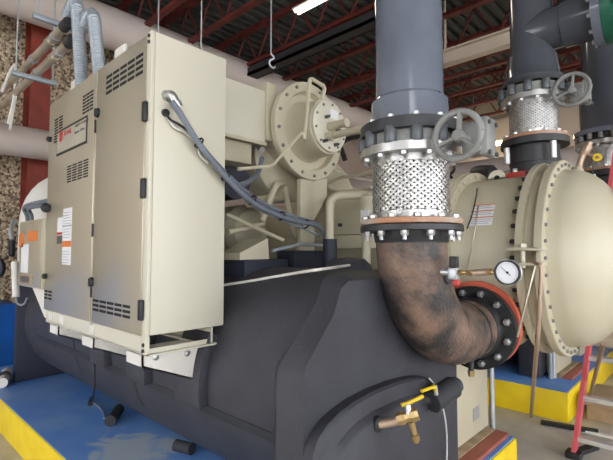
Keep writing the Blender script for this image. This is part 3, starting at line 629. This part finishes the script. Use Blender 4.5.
def braided(label, x, y, z0, z1, r, rf, grp=None):
    t = thing('braided_connector', label, 'flexible connector', (x, y, z0), 'braided pipe connectors')
    lab(MB().lathe((x, y, z1-.04), (0, 0, 1), [(0, rf-.02), (.002, rf), (.038, rf), (.04, rf-.02)], 56).build('upper_flange', 'steel', t), 'bright upper flange')
    bolt_ring(t, 12, (x, y, z1-.04), (0, 0, -1), rf-.022, hexbolt(.017, .018, 'bolt', .0), a0=.13, name='bolt')
    lab(MB().lathe((x, y, z0), (0, 0, 1), [(0, rf-.003), (.003, rf), (.022, rf), (.025, rf-.01), (.027, r)], 56).build('lower_flange', 'rustring', t), 'rusty lower flange')
    bolt_ring(t, 12, (x, y, z0+.026), (0, 0, 1), rf-.022, hexbolt(.017, .016, 'bolt'), a0=.13, name='bolt')
    a, b = z0+.027, z1-.04
    lab(MB().lathe((x, y, a), (0, 0, 1), [(0, r+.004), (.03, r+.004), (.031, r-.002), (b-a-.031, r-.002), (b-a-.03, r+.004), (b-a, r+.004)], 48).build('ferrules', 'steel', t), 'smooth end ferrules')
    MB().lathe((x, y, a+.03), (0, 0, 1), [(0, r-.001), (b-a-.06, r-.001)], 48).build('core', 'slot', t)
    n = 36; sp = (b-a-.06); br = MB(); turns = .26; ns = 26; wv = r*2*PI/n*.205
    for s_ in (1, -1):
        for i in range(n):
            rows = []
            for k in range(ns+1):
                f = k/ns; th = 2*PI*(i/n)+s_*2*PI*turns*f; ph = f*turns*n*2
                rr = r+.004+.0035*math.cos(PI*(ph+ (0 if s_ > 0 else 1) + (i if s_ > 0 else i)))
                c = Vector((x+rr*math.cos(th), y+rr*math.sin(th), a+.03+sp*f)); tg = Vector((-math.sin(th)*s_*r*2*PI*turns, math.cos(th)*s_*r*2*PI*turns, sp)).normalized()
                nn = Vector((math.cos(th), math.sin(th), 0)); sd = tg.cross(nn)
                rows.append([c+sd*wv, c+nn*.0015, c-sd*wv])
            br.sheet(rows)
    br.build('braid', 'steel', t, recalc=False)
braided('braided steel flexible connector above the rusty elbow', PX, PY, 1.622, 1.957, .162, .222)
# rusty elbow
t = elb = thing('rusty_elbow', 'rusty black steel elbow pipe curving down into the beige condenser', 'elbow', (PX, PY, 1.1))
lab(MB().lathe((PX, PY, 1.592), (0, 0, 1), [(0, .222), (.003, .225), (.024, .225), (.027, .222)], 56).build('upper_flange', 'black', t), 'black upper flange')
bolt_ring(t, 12, (PX, PY, 1.592), (0, 0, -1), .2, hexbolt(.0165, .022, 'bolt', .016), a0=.13, name='bolt')
lab(MB().lathe((PX, PY, 1.548), (0, 0, 1), [(-.01, .150), (.0, .160), (.044, .168)], 48).build('neck', 'black', t), 'black neck below the flange')
Rb = .455; zA = 1.09; path = [(PX, PY, 1.55)]
for k in range(1, 25):
    a = k*PI/48; path.append((PX, PY+Rb-Rb*math.cos(a), zA+Rb-Rb*math.sin(a)))
path += [(PX, PY+Rb+.05, zA)]
MB().tube(path, .155, 48).build('bend', 'rust', t)
MB().tube([(PX, PY+Rb+.055, zA), (PX, 2.42, zA)], .152, 48).build('outlet_stub', 'rust', t)
MB().ring((PX, PY+Rb+.053, zA), (0, 1, 0), -.008, .008, .14, .157, 48).build('weld', 'black', t)
MB().ring((PX, PY, 1.552), (0, 0, 1), -.006, .006, .14, .160, 48).build('weld', 'black', t)
lab(MB().lathe((PX, 2.335, zA), (0, 1, 0), [(0, .155), (.03, .168), (.05, .172), (.05, .226), (.09, .226), (.092, .1)], 56).build('outlet_flange', 'black', t), 'black outlet flange')
bolt_ring(t, 12, (PX, 2.383, zA), (0, -1, 0), .192, hexbolt(.019, .022, 'bolt', .008), a0=.26, name='bolt')
lab(MB().lathe((PX-.004, 2.43, zA+.014), (0, 1, 0), [(0, .1), (0, .237), (.04, .237), (.041, .1)], 56).build('mating_flange', 'orange', t), 'orange-red mating flange')
MB().lathe((PX+.145, PY+.03, 1.40), (1, -.1, 0), [(0, .04), (.02, .03)], 16).build('gauge_boss', 'black', t)
t = thing('elbow_drain', 'small drain plug under the rusty elbow flange', 'drain plug', (PX, 2.30, zA-.24))
MB().cyl((PX+.02, 2.31, zA-.13), (PX+.02, 2.31, zA-.22), .014).build('nipple', 'dark', t); MB().lathe((PX+.02, 2.31, zA-.245), (0, 0, 1), [(0, .016), (.03, .02)], 6).build('plug', 'brass', t)

# pressure gauge
yb = 1.72
t = thing('pressure_gauge', 'round white-faced pressure gauge on a brass branch beside the rusty elbow', 'gauge', (-.6, yb, 1.40))
ga = at(456, 272.5, Y=yb); gc = at(508, 272.5, Y=yb)
MB().cyl((PX+.15, yb, ga.z), (ga.x+.005, yb, ga.z), .014).box((ga.x-.03, yb-.018, ga.z-.03), (ga.x+.01, yb+.018, ga.z+.02), .006).build('cock_body', 'galv', t)
MB().box((ga.x-.024, yb-.014, ga.z+.02), (ga.x+.008, yb+.014, ga.z+.066), .004).build('cock_handle', 'rubber', t)
MB().box((ga.x-.012, yb-.014, ga.z-.052), (ga.x+.014, yb+.014, ga.z-.028), .004).build('red_cap', 'red', t)
MB().cyl((ga.x, yb, ga.z), (gc.x-.05, yb, gc.z), .0085).lathe((ga.x+.015, yb, ga.z), (1, 0, 0), [(0, .013), (.014, .013)], 6).lathe((ga.x+.045, yb, ga.z), (1, 0, 0), [(0, .013), (.02, .013)], 6).lathe((gc.x-.085, yb, gc.z), (1, 0, 0), [(0, .014), (.022, .014)], 6).build('brass_branch', 'brass', t)
MB().cyl((ga.x+.075, yb, ga.z), (gc.x-.075, yb, gc.z), .0135).build('copper_sleeve', 'copper', t)
gd = (CAM-gc); gd.z = 0; gd.normalize(); gd = (gd*.8+Vector((-.25, -.55, 0))).normalized()
MB().lathe(gc-gd*.016, gd, [(0, .044), (.006, .047), (.030, .047), (.030, .041), (.022, .041), (.022, 0)], 40).build('case', 'rubber', t)
MB().lathe(gc-gd*.018, gd, [(0, .048), (.018, .0493), (.02, .048)], 40).build('bezel', 'bolt', t)
MB().lathe(gc-gd*.016, gd, [(.0222, 0), (.0222, .041), (.0235, .041), (.0235, 0)], 40).build('dial', 'dialwhite', t)
gu = Vector((0, 0, 1)); gr = gu.cross(gd).normalized()
tk = MB()
for k in range(31):
    a = math.radians(225-270*k/30); c_ = gr*math.cos(a)+gu*math.sin(a); l_ = .008 if k % 5 == 0 else .004
    tk.bar(gc+gd*.0079+c_*(.036-l_), gc+gd*.0079+c_*.036, .0012, .0006)
tk.build('tick_marks', 'grey_label', t, smooth=False)
a = math.radians(137); c_ = gr*math.cos(a)+gu*math.sin(a)
MB().bar(gc+gd*.0095-c_*.014, gc+gd*.0095+c_*.030, .0022, .001).bar(gc+gd*.0095-c_*.016, gc+gd*.0095+c_*.002, .0055, .001).lathe(gc+gd*.008, gd, [(0, .005), (.003, .004)], 12).build('pointer', 'rubber', t, smooth=False)

# ================================================================== COMPRESSOR
KX, KY, KZ = -1.965, 2.13, 2.318
t = cmp_ = thing('compressor', 'beige compressor with large round bolted end flange behind the cabinet', 'compressor', (-2.4, KY, 1.9))
MB().lathe((-2.55, KY, KZ), (1, 0, 0), [(0, .25), (.45, .25), (.50, .30), (.54, .30)], 56).build('casing', 'beige', t)
MB().lathe((KX-.055, KY, KZ), (1, 0, 0), [(.015, .28), (.015, .330), (.05, .330), (.055, .326), (.055, .265), (.02, .255), (-.005, .235), (.0, .215), (.04, .195), (.10, .185), (.19, .182), (.205, .175)], 64).build('end_bell', 'beige', t)
bolt_ring(t, 16, (KX, KY, KZ), (1, 0, 0), .300, hexbolt(.011, .014, 'iron'), a0=.1)
MB().lathe((KX+.15, KY, KZ), (1, 0, 0), [(0, .165), (.02, .165), (.023, .16), (.023, 0)], 48).build('end_plate', 'cream', t)
bolt_ring(t, 10, (KX+.173, KY, KZ), (1, 0, 0), .145, hexbolt(.008, .009, 'iron'), a0=.2)
lab(MB().box((KX+.173, KY-.005, KZ+.055), (KX+.175, KY+.075, KZ+.115)).build('name_tag', 'label', t), 'white paper tag on the end plate')
MB().lathe((KX+.17, KY-.01, KZ-.005), (1, 0, 0), [(0, .03), (.12, .024), (.12, .028), (.145, .028)], 20).build('sight_stub', 'beige', t)
MB().lathe((KX+.17, KY-.03, KZ-.075), (1, 0, 0), [(0, .03), (.05, .03), (.05, .022), (.32, .022)], 20).build('line_stub', 'beige', t)
for a, b_ in ((-.05, .05), (.06, -.02), (-.07, -.11), (.04, -.115)): MB().lathe((KX+.172, KY+a, KZ+b_), (1, 0, 0), [(0, .012), (.03, .011), (.03, .006), (.04, .006)], 8).build('plug', 'nut', t)
MB().lathe((KX-.02, KY+.22, KZ+.10), (1, .3, .1), [(0, .014), (.12, .012)], 10).build('plug', 'beige', t)
MB().tube(fillet([at(304, 140, X=-1.80), at(310, 78, X=-1.80), at(325, 87, X=-1.80), at(320, 108, X=-1.84)], .025), .013, 10).build('lifting_handle', 'beige', t)
MB().tube(fillet([at(304, 138, X=-1.80), at(302, 132, X=-1.80), at(272, 166, X=-1.82), at(238, 169, X=-1.84)], .03), .010, 10).build('oil_tube', 'beige', t)
# motor and volute behind
MB().lathe((-4.3, KY, KZ), (1, 0, 0), [(0, .26), (.05, .30), (1.75, .30)], 48).build('motor_barrel', 'beige', t)
MB().lathe((-2.30, KY+.05, KZ-.12), (1, 0, 0), [(-.14, .24), (-.08, .33), (.08, .33), (.14, .24)], 48).build('volute', 'beige', t)
MB().tube(fillet([(-2.32, KY+.40, KZ-.15), (-2.32, KY+.62, KZ-.2), (-2.32, KY+.80, 1.85)], .25, 8), .14, 24).build('discharge_pipe', 'beige', t)
MB().tube(fillet([(-3.4, 1.70, 1.955), (-2.22, 1.70, 1.955)], .2, 8), .115, 24).build('void_shade_pipe', 'navy', t)  # added dark pipe; its navy colour stands for the shaded void there
# support post standing on a foam block
pb = MB().box((-2.0, 2.03, 1.515), (-1.965, 2.165, 1.985), .003).prism([(-1.97, 2.165, 1.985), (-1.97, 2.165, 1.72), (-1.97, 2.30, 1.90), (-1.97, 2.30, 2.02)], (-.03, 0, 0)).build('support_post', 'beige', t)
MB().box((-2.12, 1.96, 1.22), (-1.945, 2.24, 1.515), .01).build('foam_block', 'navy', t)
# terminal box
tb = thing('terminal_box', 'square beige terminal box between the cabinet and the round compressor flange', 'terminal box', (-2.6, 1.75, 2.22))
MB().box((-2.55, 1.36, 2.19), (-2.05, 1.795, 2.525), .006).build('body', 'cream', tb)
MB().box((-2.55, 1.36, 2.048), (-2.09, 1.72, 2.178), .006).build('lower_tray', 'beige', tb)
MB().box((-2.30, 1.797, 2.21), (-2.035, 1.878, 2.585), .006).build('side_flange', 'beige', tb)
MB().box((-2.06, 1.355, 2.174), (-2.04, 1.80, 2.194)).build('lip', 'beige', tb)
p = at(262, 150, X=-2.05); MB().cyl(p+Vector((-.1, .05, .06)), p, .018).build('gland', 'bolt', tb)

# ================================================================== PIPES BEHIND THE CABLES
t = thing('oil_tank', 'dull beige round tank low behind the grey cables', 'tank', (-2.7, 2.05, 1.45))
MB().lathe((-3.3, 2.05, 1.66), (1, 0, 0), [(0, .2), (.75, .2), (.81, .15), (.84, 0)], 36).build('barrel', 'beige', t)
MB().box((-3.1, 1.98, 1.39), (-3.0, 2.12, 1.5)).box((-2.7, 1.98, 1.39), (-2.6, 2.12, 1.5)).build('foot', 'beige', t)
def small_pipe(pts, r, label, m='beige', fr=.04, name='pipe'):
    return tag(MB().tube(fillet(pts, fr), r, 12).build(name, m), label, 'pipe')
small_pipe([at(248, 203, X=-2.25), at(275, 198, X=-2.25), at(300, 196, X=-2.25)], .035, 'beige pipe crossing behind the cables toward the support post')
small_pipe([at(262, 222, X=-2.15), at(276, 184, X=-2.15), at(290, 183, X=-2.2)], .022, 'thin bent beige pipe rising behind the cables left of the post')
small_pipe([at(284, 182, X=-2.2), at(292, 226, X=-2.1), at(300, 240, X=-2.1)], .02, 'thin slanting beige pipe falling behind the cables left of the post')
small_pipe([at(226, 214, X=-2.0), at(283, 240, X=-2.0)], .012, 'thin beige strut slanting down to the navy block')
small_pipe([at(228, 232, X=-2.05), at(264, 224, X=-2.05)], .016, 'thin beige flat bar crossing under the slanting strut')
small_pipe([at(272, 251, X=-1.9), at(300, 244, X=-1.9), at(340, 246, X=-1.85), at(352, 247, X=-1.8)], .011, 'grey tube running low behind the support post', 'flex')
t = tag(MB().prism([at(240, 253, X=-1.95), at(268, 238, X=-1.95), at(269, 259, X=-1.95), at(240, 260, X=-1.95)], (-.2, 0, 0)).build('gusset', 'beige'), 'beige wedge-shaped gusset on the black tank below the cables', 'bracket')
tag(MB().box((-2.35, 1.55, 1.33), (-1.94, 1.90, 1.462), .01).build('foam_block', 'navy'), 'low navy foam block under the beige gusset', 'foam block')
def on_shell(px, py, r=ER+.009):
    d = (at(px, py, Y=1.0)-CAM); a = d.y**2+d.z**2; b = 2*(-d.y*EY+d.z*(H-EZ)); c = EY**2+(H-EZ)**2-r*r
    return CAM+d*((-b-math.sqrt(max(0, b*b-4*a*c)))/(2*a))
tag(MB().tube(smooth_path([on_shell(218, 287), on_shell(224, 285), on_shell(250, 281), on_shell(290, 274), at(330, 268, Z=1.428), at(372, 262.5, Z=1.428)]), .0075, 10).build('condensate_tube', 'white'), 'long thin white tube lying across the top of the black tank', 'tube')
# navy-wrapped riser with beige elbow
t = thing('wrapped_riser', 'pipe with navy foam sleeve and beige elbow on top of the black tank', 'pipe', at(330, 268, Y=2.0))
b0, b1 = at(330, 270, Y=2.0), at(330, 239, Y=2.0); b2 = at(330, 196, Y=2.0); b3 = at(368, 196, Y=2.12)
MB().cyl((b0.x, 2.0, 1.36), (b0.x, 2.0, b1.z), .042, seg=20).build('foam_sleeve', 'navy', t)
MB().tube(fillet([(b0.x, 2.0, b1.z-.01), (b0.x, 2.0, b2.z), (b3.x, 2.12, b2.z)], .07), .026, 14).build('bent_pipe', 'beige', t)
# filter can with label and the box behind it
f0, f1 = at(369, 236, Y=2.12), at(369, 195, Y=2.12)
t = thing('filter_can', 'beige upright filter can with a small pale label left of the braided connector', 'filter', f0)
MB().lathe((f0.x, 2.12, f0.z), (0, 0, 1), [(0, .05), (f1.z-f0.z-.01, .05), (f1.z-f0.z, .04)], 24).build('can', 'beige', t)
ff = at(366, 215, Y=2.065); lab(MB().box((ff.x-.035, 2.062, ff.z-.03), (ff.x+.02, 2.069, ff.z+.03)).build('paper_label', 'label', t), 'pale label')
MB().cyl((f0.x-.02, 2.12, 1.36), (f0.x-.02, 2.12, f0.z), .026).build('stand_pipe', 'beige', t)
MB().lathe(at(366, 232, Y=2.05), (0, -1, 0), [(0, .018), (.03, .018)], 10).build('drain_plug', 'bolt', t)
bx0, bx1 = at(334, 235, Y=2.25), at(362, 192, Y=2.25)
t = thing('purge_box', 'beige square box behind the bent pipe left of the filter can', 'box', bx0)
MB().box((bx0.x, 2.25, bx0.z), (bx1.x, 2.42, bx1.z), .006).build('body', 'beige', t)
MB().box((bx0.x-.01, 2.24, bx0.z-.09), (bx1.x+.02, 2.40, bx0.z-.005), .004).build('ledge', 'beige', t)
h_ = at(341, 225, Y=2.245); MB().lathe(h_, (0, -1, 0), [(0, .012), (.02, .012)], 10).build('knob', 'dark', t)
# clutter lines between compressor and riser
for pts, r, m, l in (([(322, 188), (340, 178), (356, 176), (378, 170)], .014, 'beige', 'thin pipe sloping up behind the bent beige pipe'), ([(333, 170), (352, 177), (372, 181)], .008, 'white', 'pale thin rod slanting down toward the braided connector'),
                     ([(325, 175), (331, 189), (352, 191), (372, 188)], .016, 'beige', 'curved dull pipe left of the braided connector'), ([(372, 135), (350, 138), (341, 145), (345, 160)], .02, 'dark', 'dark hose behind the line stub of the compressor')):
    tag(MB().tube(smooth_path([at(a, b_, Y=2.6) for a, b_ in pts]), r, 10).build('pipe', m), l, 'pipe')

# ================================================================== SECOND PIPE LINE
QX, QY = -.90, 3.27
def d2z(py, D=3.02): return H+(253-py)/FPX*D
t = thing('tee_pipe', 'dark grey plastic riser with side branch standing over the beige water box', 'pipe', (QX, QY, 2.64))
MB().cyl((QX, QY, d2z(62)), (QX, QY, 5.35), .137, seg=40).build('pipe', 'pvcd', t)
MB().lathe((QX, QY, d2z(84)), (0, 0, 1), [(0, .20), (.02, .20), (.05, .178), (.11, .165), (.2, .155), (.205, .14)], 48).build('coupling', 'pvcd', t)
MB().cyl((QX, QY, 3.035), (-.28, QY, 3.035), .140, seg=40).build('branch', 'pvcd', t)
MB().lathe((-.70, QY, 3.035), (1, 0, 0), [(0, .142), (.005, .152), (.2, .152)], 40).build('branch_coupling', 'pvcd', t)
MB().lathe((-.515, QY, 3.035), (1, 0, 0), [(0, .21), (.05, .21)], 44).build('branch_flange', 'pvc', t)
bolt_ring(t, 12, (-.515, QY, 3.035), (-1, 0, 0), .188, hexbolt(.016, .02, 'bolt'), a0=.13)
t = thing('green_valve', 'green valve body bolted to the grey branch at the top right corner', 'valve', (-.2, QY, 3.035))
MB().lathe((-.463, QY, 3.035), (1, 0, 0), [(0, .21), (.05, .21), (.07, .17), (.28, .17), (.30, .21), (.35, .21)], 44).build('body', 'green', t)
bolt_ring(t, 10, (-.41, QY, 3.035), (1, 0, 0), .185, lambda p, w: (MB().lathe(p, w, [(0, .028), (.09, .028)], 10), 'green'), a0=.1, name='lug')
MB().cyl((-.13, QY, 3.035), (2.6, QY, 3.035), .15).build('outlet_pipe', 'pvcd', t)
t = thing('pipe_flange', 'black backing flange with a ring of bolts on the second riser', 'flange', (QX, QY, d2z(88)))
MB().lathe((QX, QY, d2z(88)), (0, 0, 1), [(0, .212), (.028, .212)], 56).build('ring', 'black', t)
valve('grey butterfly valve with handwheel on the dark tee riser behind the first', QX, QY, d2z(88)-.036, .92, .075, .1)
braided('braided steel flexible connector on the second riser behind the first', QX, QY, d2z(141), d2z(88)-.068, .148, .205)
t = thing('spool_pipe', 'black steel spool with wide flange between braided connector and red flange', 'pipe', (QX, QY, 2.02))
MB().lathe((QX, QY, d2z(141)-.045), (0, 0, 1), [(0, .15), (0, .215), (.044, .215)], 48).build('upper_flange', 'black', t)
MB().cyl((QX, QY, 2.0), (QX, QY, d2z(141)-.04), .155, seg=44).build('pipe', 'black', t)
MB().ring((QX, QY, d2z(163)), (0, 0, 1), -.012, .012, .14, .162, 40).build('weld', 'black', t)
for px in (510, 556):
    q = at(px, 157, Y=QY-.1); MB().lathe((q.x, QY-.16, d2z(165)), (0, 0, 1), [(0, .02), (.11, .02)], 10).build('long_bolt', 'bolt', t)
lab(MB().lathe((QX, QY, 1.985), (0, 0, 1), [(0, .25), (.05, .25)], 48).build('red_flange', 'red', t), 'red painted lower flange')
bolt_ring(t, 10, (QX, QY, 2.035), (0, 0, 1), .21, hexbolt(.018, .03, 'bolt'), a0=.3)
MB().cyl((QX, QY, 1.85), (QX, QY, 1.985), .17).build('nozzle', 'beige', con)
t = thing('actuator', 'dark motor housing lying behind the beige water box near the second riser', 'actuator', at(480, 178, Y=3.7))
a_ = at(470, 178, Y=3.8); b_ = at(498, 176, Y=3.8)
MB().lathe(a_, b_-a_, [(0, .03), (.03, .09), (.09, .105), (.2, .10), (.24, .05)], 20).build('housing', 'dark', t)
MB().cyl(b_, b_+Vector((.12, .05, .02)), .03).build('stem', 'galv', t)
MB().cyl((a_.x+.1, a_.y, 1.4), (a_.x+.1, a_.y, a_.z), .05).build('post', 'dark', t)
tag(MB().tube(smooth_path([at(453, 160, Y=3.9), at(454, 170, Y=3.9), at(450, 176, Y=3.9), at(459, 182, Y=3.9)]), .014, 8).build('cable', 'rubber'), 'black hooked cable behind the bolted ring of the water box', 'cable')

# ================================================================== THIRD PIPE LINE
TX, TY = -.69, 4.62; D3 = 3.83
def d3z(py): return H+(253-py)/FPX*D3
t = thing('riser_pipe', 'dark riser pipe at the right edge below the green valve', 'pipe', (TX, TY, d3z(131)))
MB().cyl((TX, TY, d3z(130)), (TX, TY, 5.35), .165, seg=36).build('pipe', 'pvcd', t)
MB().lathe((TX, TY, d3z(131)), (0, 0, 1), [(0, .19), (.28, .19), (.285, .17)], 36).build('coupling', 'pvcd', t)
MB().lathe((TX, TY, d3z(135)), (0, 0, 1), [(0, .24), (.04, .24)], 40).build('backing_flange', 'pvc', t)
bolt_ring(t, 16, (TX, TY, d3z(141)), (0, 0, 1), .215, lambda p, w: (MB().lathe(p, w, [(0, .02), (.055, .02)], 10), 'iron'), name='stud_nut')
MB().cyl((TX, TY, d3z(142)), (TX, TY, d3z(135)), .19).build('valve_body', 'black', t)
braided('braided steel connector at the far right edge behind the dome', TX, TY, d3z(172), d3z(142), .165, .235)
t = thing('spool_pipe', 'black pipe spool at the right edge below the third braided connector', 'pipe', (TX, TY, d3z(215)))
MB().cyl((TX, TY, d3z(250)), (TX, TY, d3z(172)), .165).build('pipe', 'black', t)
MB().lathe((TX, TY, d3z(172)-.05), (0, 0, 1), [(0, .235), (.048, .235)], 40).build('flange', 'black', t)
# thing below so nothing floats: second machine's elbow/condenser
t = thing('far_condenser', 'second machine beige condenser mostly hidden behind the domed cover', 'condenser', (-2.5, 6.3, .27))
MB().lathe((-4.8, 6.4, CZ), (1, 0, 0), [(0, .5), (3.6, .5), (3.62, .58), (3.70, .58), (3.71, .52), (4.1, .52)], 48).build('shell', 'beige', t)
MB().box((-1.27, 5.92, .30), (-1.2, 6.6, 1.1)).build('support_plate', 'beige', t)
t = thing('far_tank', 'second machine black insulated tank on the far blue pad', 'tank', (-3, 5.27, .27))
MB().lathe((-4.9, 5.27, .845), (1, 0, 0), [(0, .57), (3.6, .57)], 56).build('shell', 'foam', t)
MB().box((-1.5, 4.70, .275), (-1.30, 5.9, 1.40), .02).build('boxed_end', 'foam', t)
t = thing('pipe_bend', 'black steel bend joining the third connector to the second machine', 'pipe', (TX, TY, 1.2))
MB().tube(fillet([(TX, TY, d3z(250)), (TX, TY, 1.1), (TX, 5.95, 1.1)], .40, 10), .165, 36).build('bend', 'black', t)
t = thing('end_support_plate', 'narrow beige support plate standing on the far blue pad under the dome', 'support plate', (-1.2, 5.2, .3))
MB().box((-1.29, 4.90, .30), (-1.20, 5.5, 1.3), .004).build('plate', 'beige', t)
MB().cyl((-1.215, 4.85, .27), (-1.215, 4.85, 1.3), .022).build('conduit', 'galv', t)
MB().cyl((-1.23, 4.79, .27), (-1.23, 4.79, 1.2), .02).build('conduit', 'flex', t)

# ================================================================== LADDER AND FLOOR THINGS
t = thing('ladder', 'pink-red fibreglass ladder with silver rungs leaning at the right edge', 'ladder', (-.5, 3.9, 0))
b0 = at(574, 455, Z=0.02); top = Vector((-.52, b0.y+.62, 2.75)); e = Vector((.48, 0, 0))
for o_ in (Vector((0, 0, 0)), e): MB().bar(b0+o_, top+o_, .075, .028).build('side_rail', 'pinkrail', t)
for k in range(9):
    f_ = .045+.105*k; p = b0.lerp(top, f_); q = p+e
    MB().box((p.x+.012, p.y-.03, p.z-.022), (q.x-.012, p.y+.035, p.z+.012), .004).build('rung', 'alu', t)
for p in (b0, b0+e): MB().box((p.x-.05, p.y-.05, 0.0), (p.x+.05, p.y+.05, .05), .01).build('foot', 'rubber', t)
MB().bar(b0+Vector((.02, .02, .02)), b0+Vector((.10, .20, .03)), .06, .03).build('foot_strap', 'rubber', t)
p = at(602, 424, Z=0)
t = thing('cardboard_box', 'brown cardboard box on the floor behind the ladder steps', 'box', p)
MB().box((p.x-.12, p.y+.05, 0), (p.x+.5, p.y+.5, .22), .006).build('carton', 'card', t); MB().prism([(p.x-.12, p.y+.05, .22), (p.x+.5, p.y+.05, .22), (p.x+.5, p.y-.1, .17), (p.x-.12, p.y-.1, .17)], (0, 0, .006)).build('flap', 'card', t)
q0, q1 = at(541, 422, Z=.02), at(576, 428, Z=.02)
tag(MB().bar(q0, q1+(q1-q0)*.6, .05, .03).build('floor_strip', 'rubber'), 'black flat strip lying on the floor in front of the far pad', 'strip')
tag(MB().box((q0.x-.0, q0.y+.05, 0), (q0.x+.6, q0.y+.10, .02), .004).build('floor_strip', 'white'), 'white flat strip on the floor along the far pad', 'strip')
ch = MB()
for k in range(120):
    q = Vector((-.55+random.random()*1.2, 5.1+random.random()*1.3, .0)); r = .02+random.random()*.035
    ch.box(q, q+Vector((r*1.6, r, r*.8)))
tag(ch.build('stone_chips', 'concrete_white', smooth=False), 'pale stone chips scattered on the floor past the ladder', 'stone chips', kind='stuff')
t = thing('trolley', 'black and silver trolley past the far pad behind the ladder', 'trolley', (.1, 6.3, 0))
MB().box((-.55, 6.2, .78), (1.4, 6.9, .84), .01).build('top', 'alu', t); MB().box((-.5, 6.25, .2), (1.3, 6.85, .76), .01).build('cabinet', 'dark', t)
for xx in (-.45, 1.25):
    for yy in (6.3, 6.8): MB().cyl((xx, yy, 0), (xx, yy, .2), .03).build('leg', 'dark', t)
tag(MB().box((-.2, 6.3, .84), (.3, 6.7, 1.12), .006).build('cardboard_box', 'card'), 'brown cardboard box on top of the trolley behind the dome', 'box')

# ================================================================== LIGHT
w = bpy.data.worlds.new('sky'); sc.world = w; w.use_nodes = True; nt = w.node_tree; bg = nt.nodes['Background']
bg.inputs['Color'].default_value = (.93, .96, 1.0, 1); bg.inputs['Strength'].default_value = 5.0
def area(name, loc, rot, sx, sy, e, col=(1, 1, 1)):
    l = bpy.data.lights.new(name, 'AREA'); l.shape = 'RECTANGLE'; l.size = sx; l.size_y = sy; l.energy = e; l.color = col
    o = bpy.data.objects.new(name, l); COL.objects.link(o); o.location = loc; o.rotation_euler = rot; return o
for x_, y_, z_, e_ in ((-3.2, 3.88, 4.55, 12), (-3.7, 10.4, 4.0, 30), (.9, 10.4, 3.7, 25)):
    area('lamp_light', (x_, y_, z_), (0, 0, 0), 1.2, .1, e_, (1, .86, .65))
sc.view_settings.view_transform = 'Standard'; sc.view_settings.look = 'None'; sc.view_settings.gamma = 1
sc.view_settings.exposure = 0.4
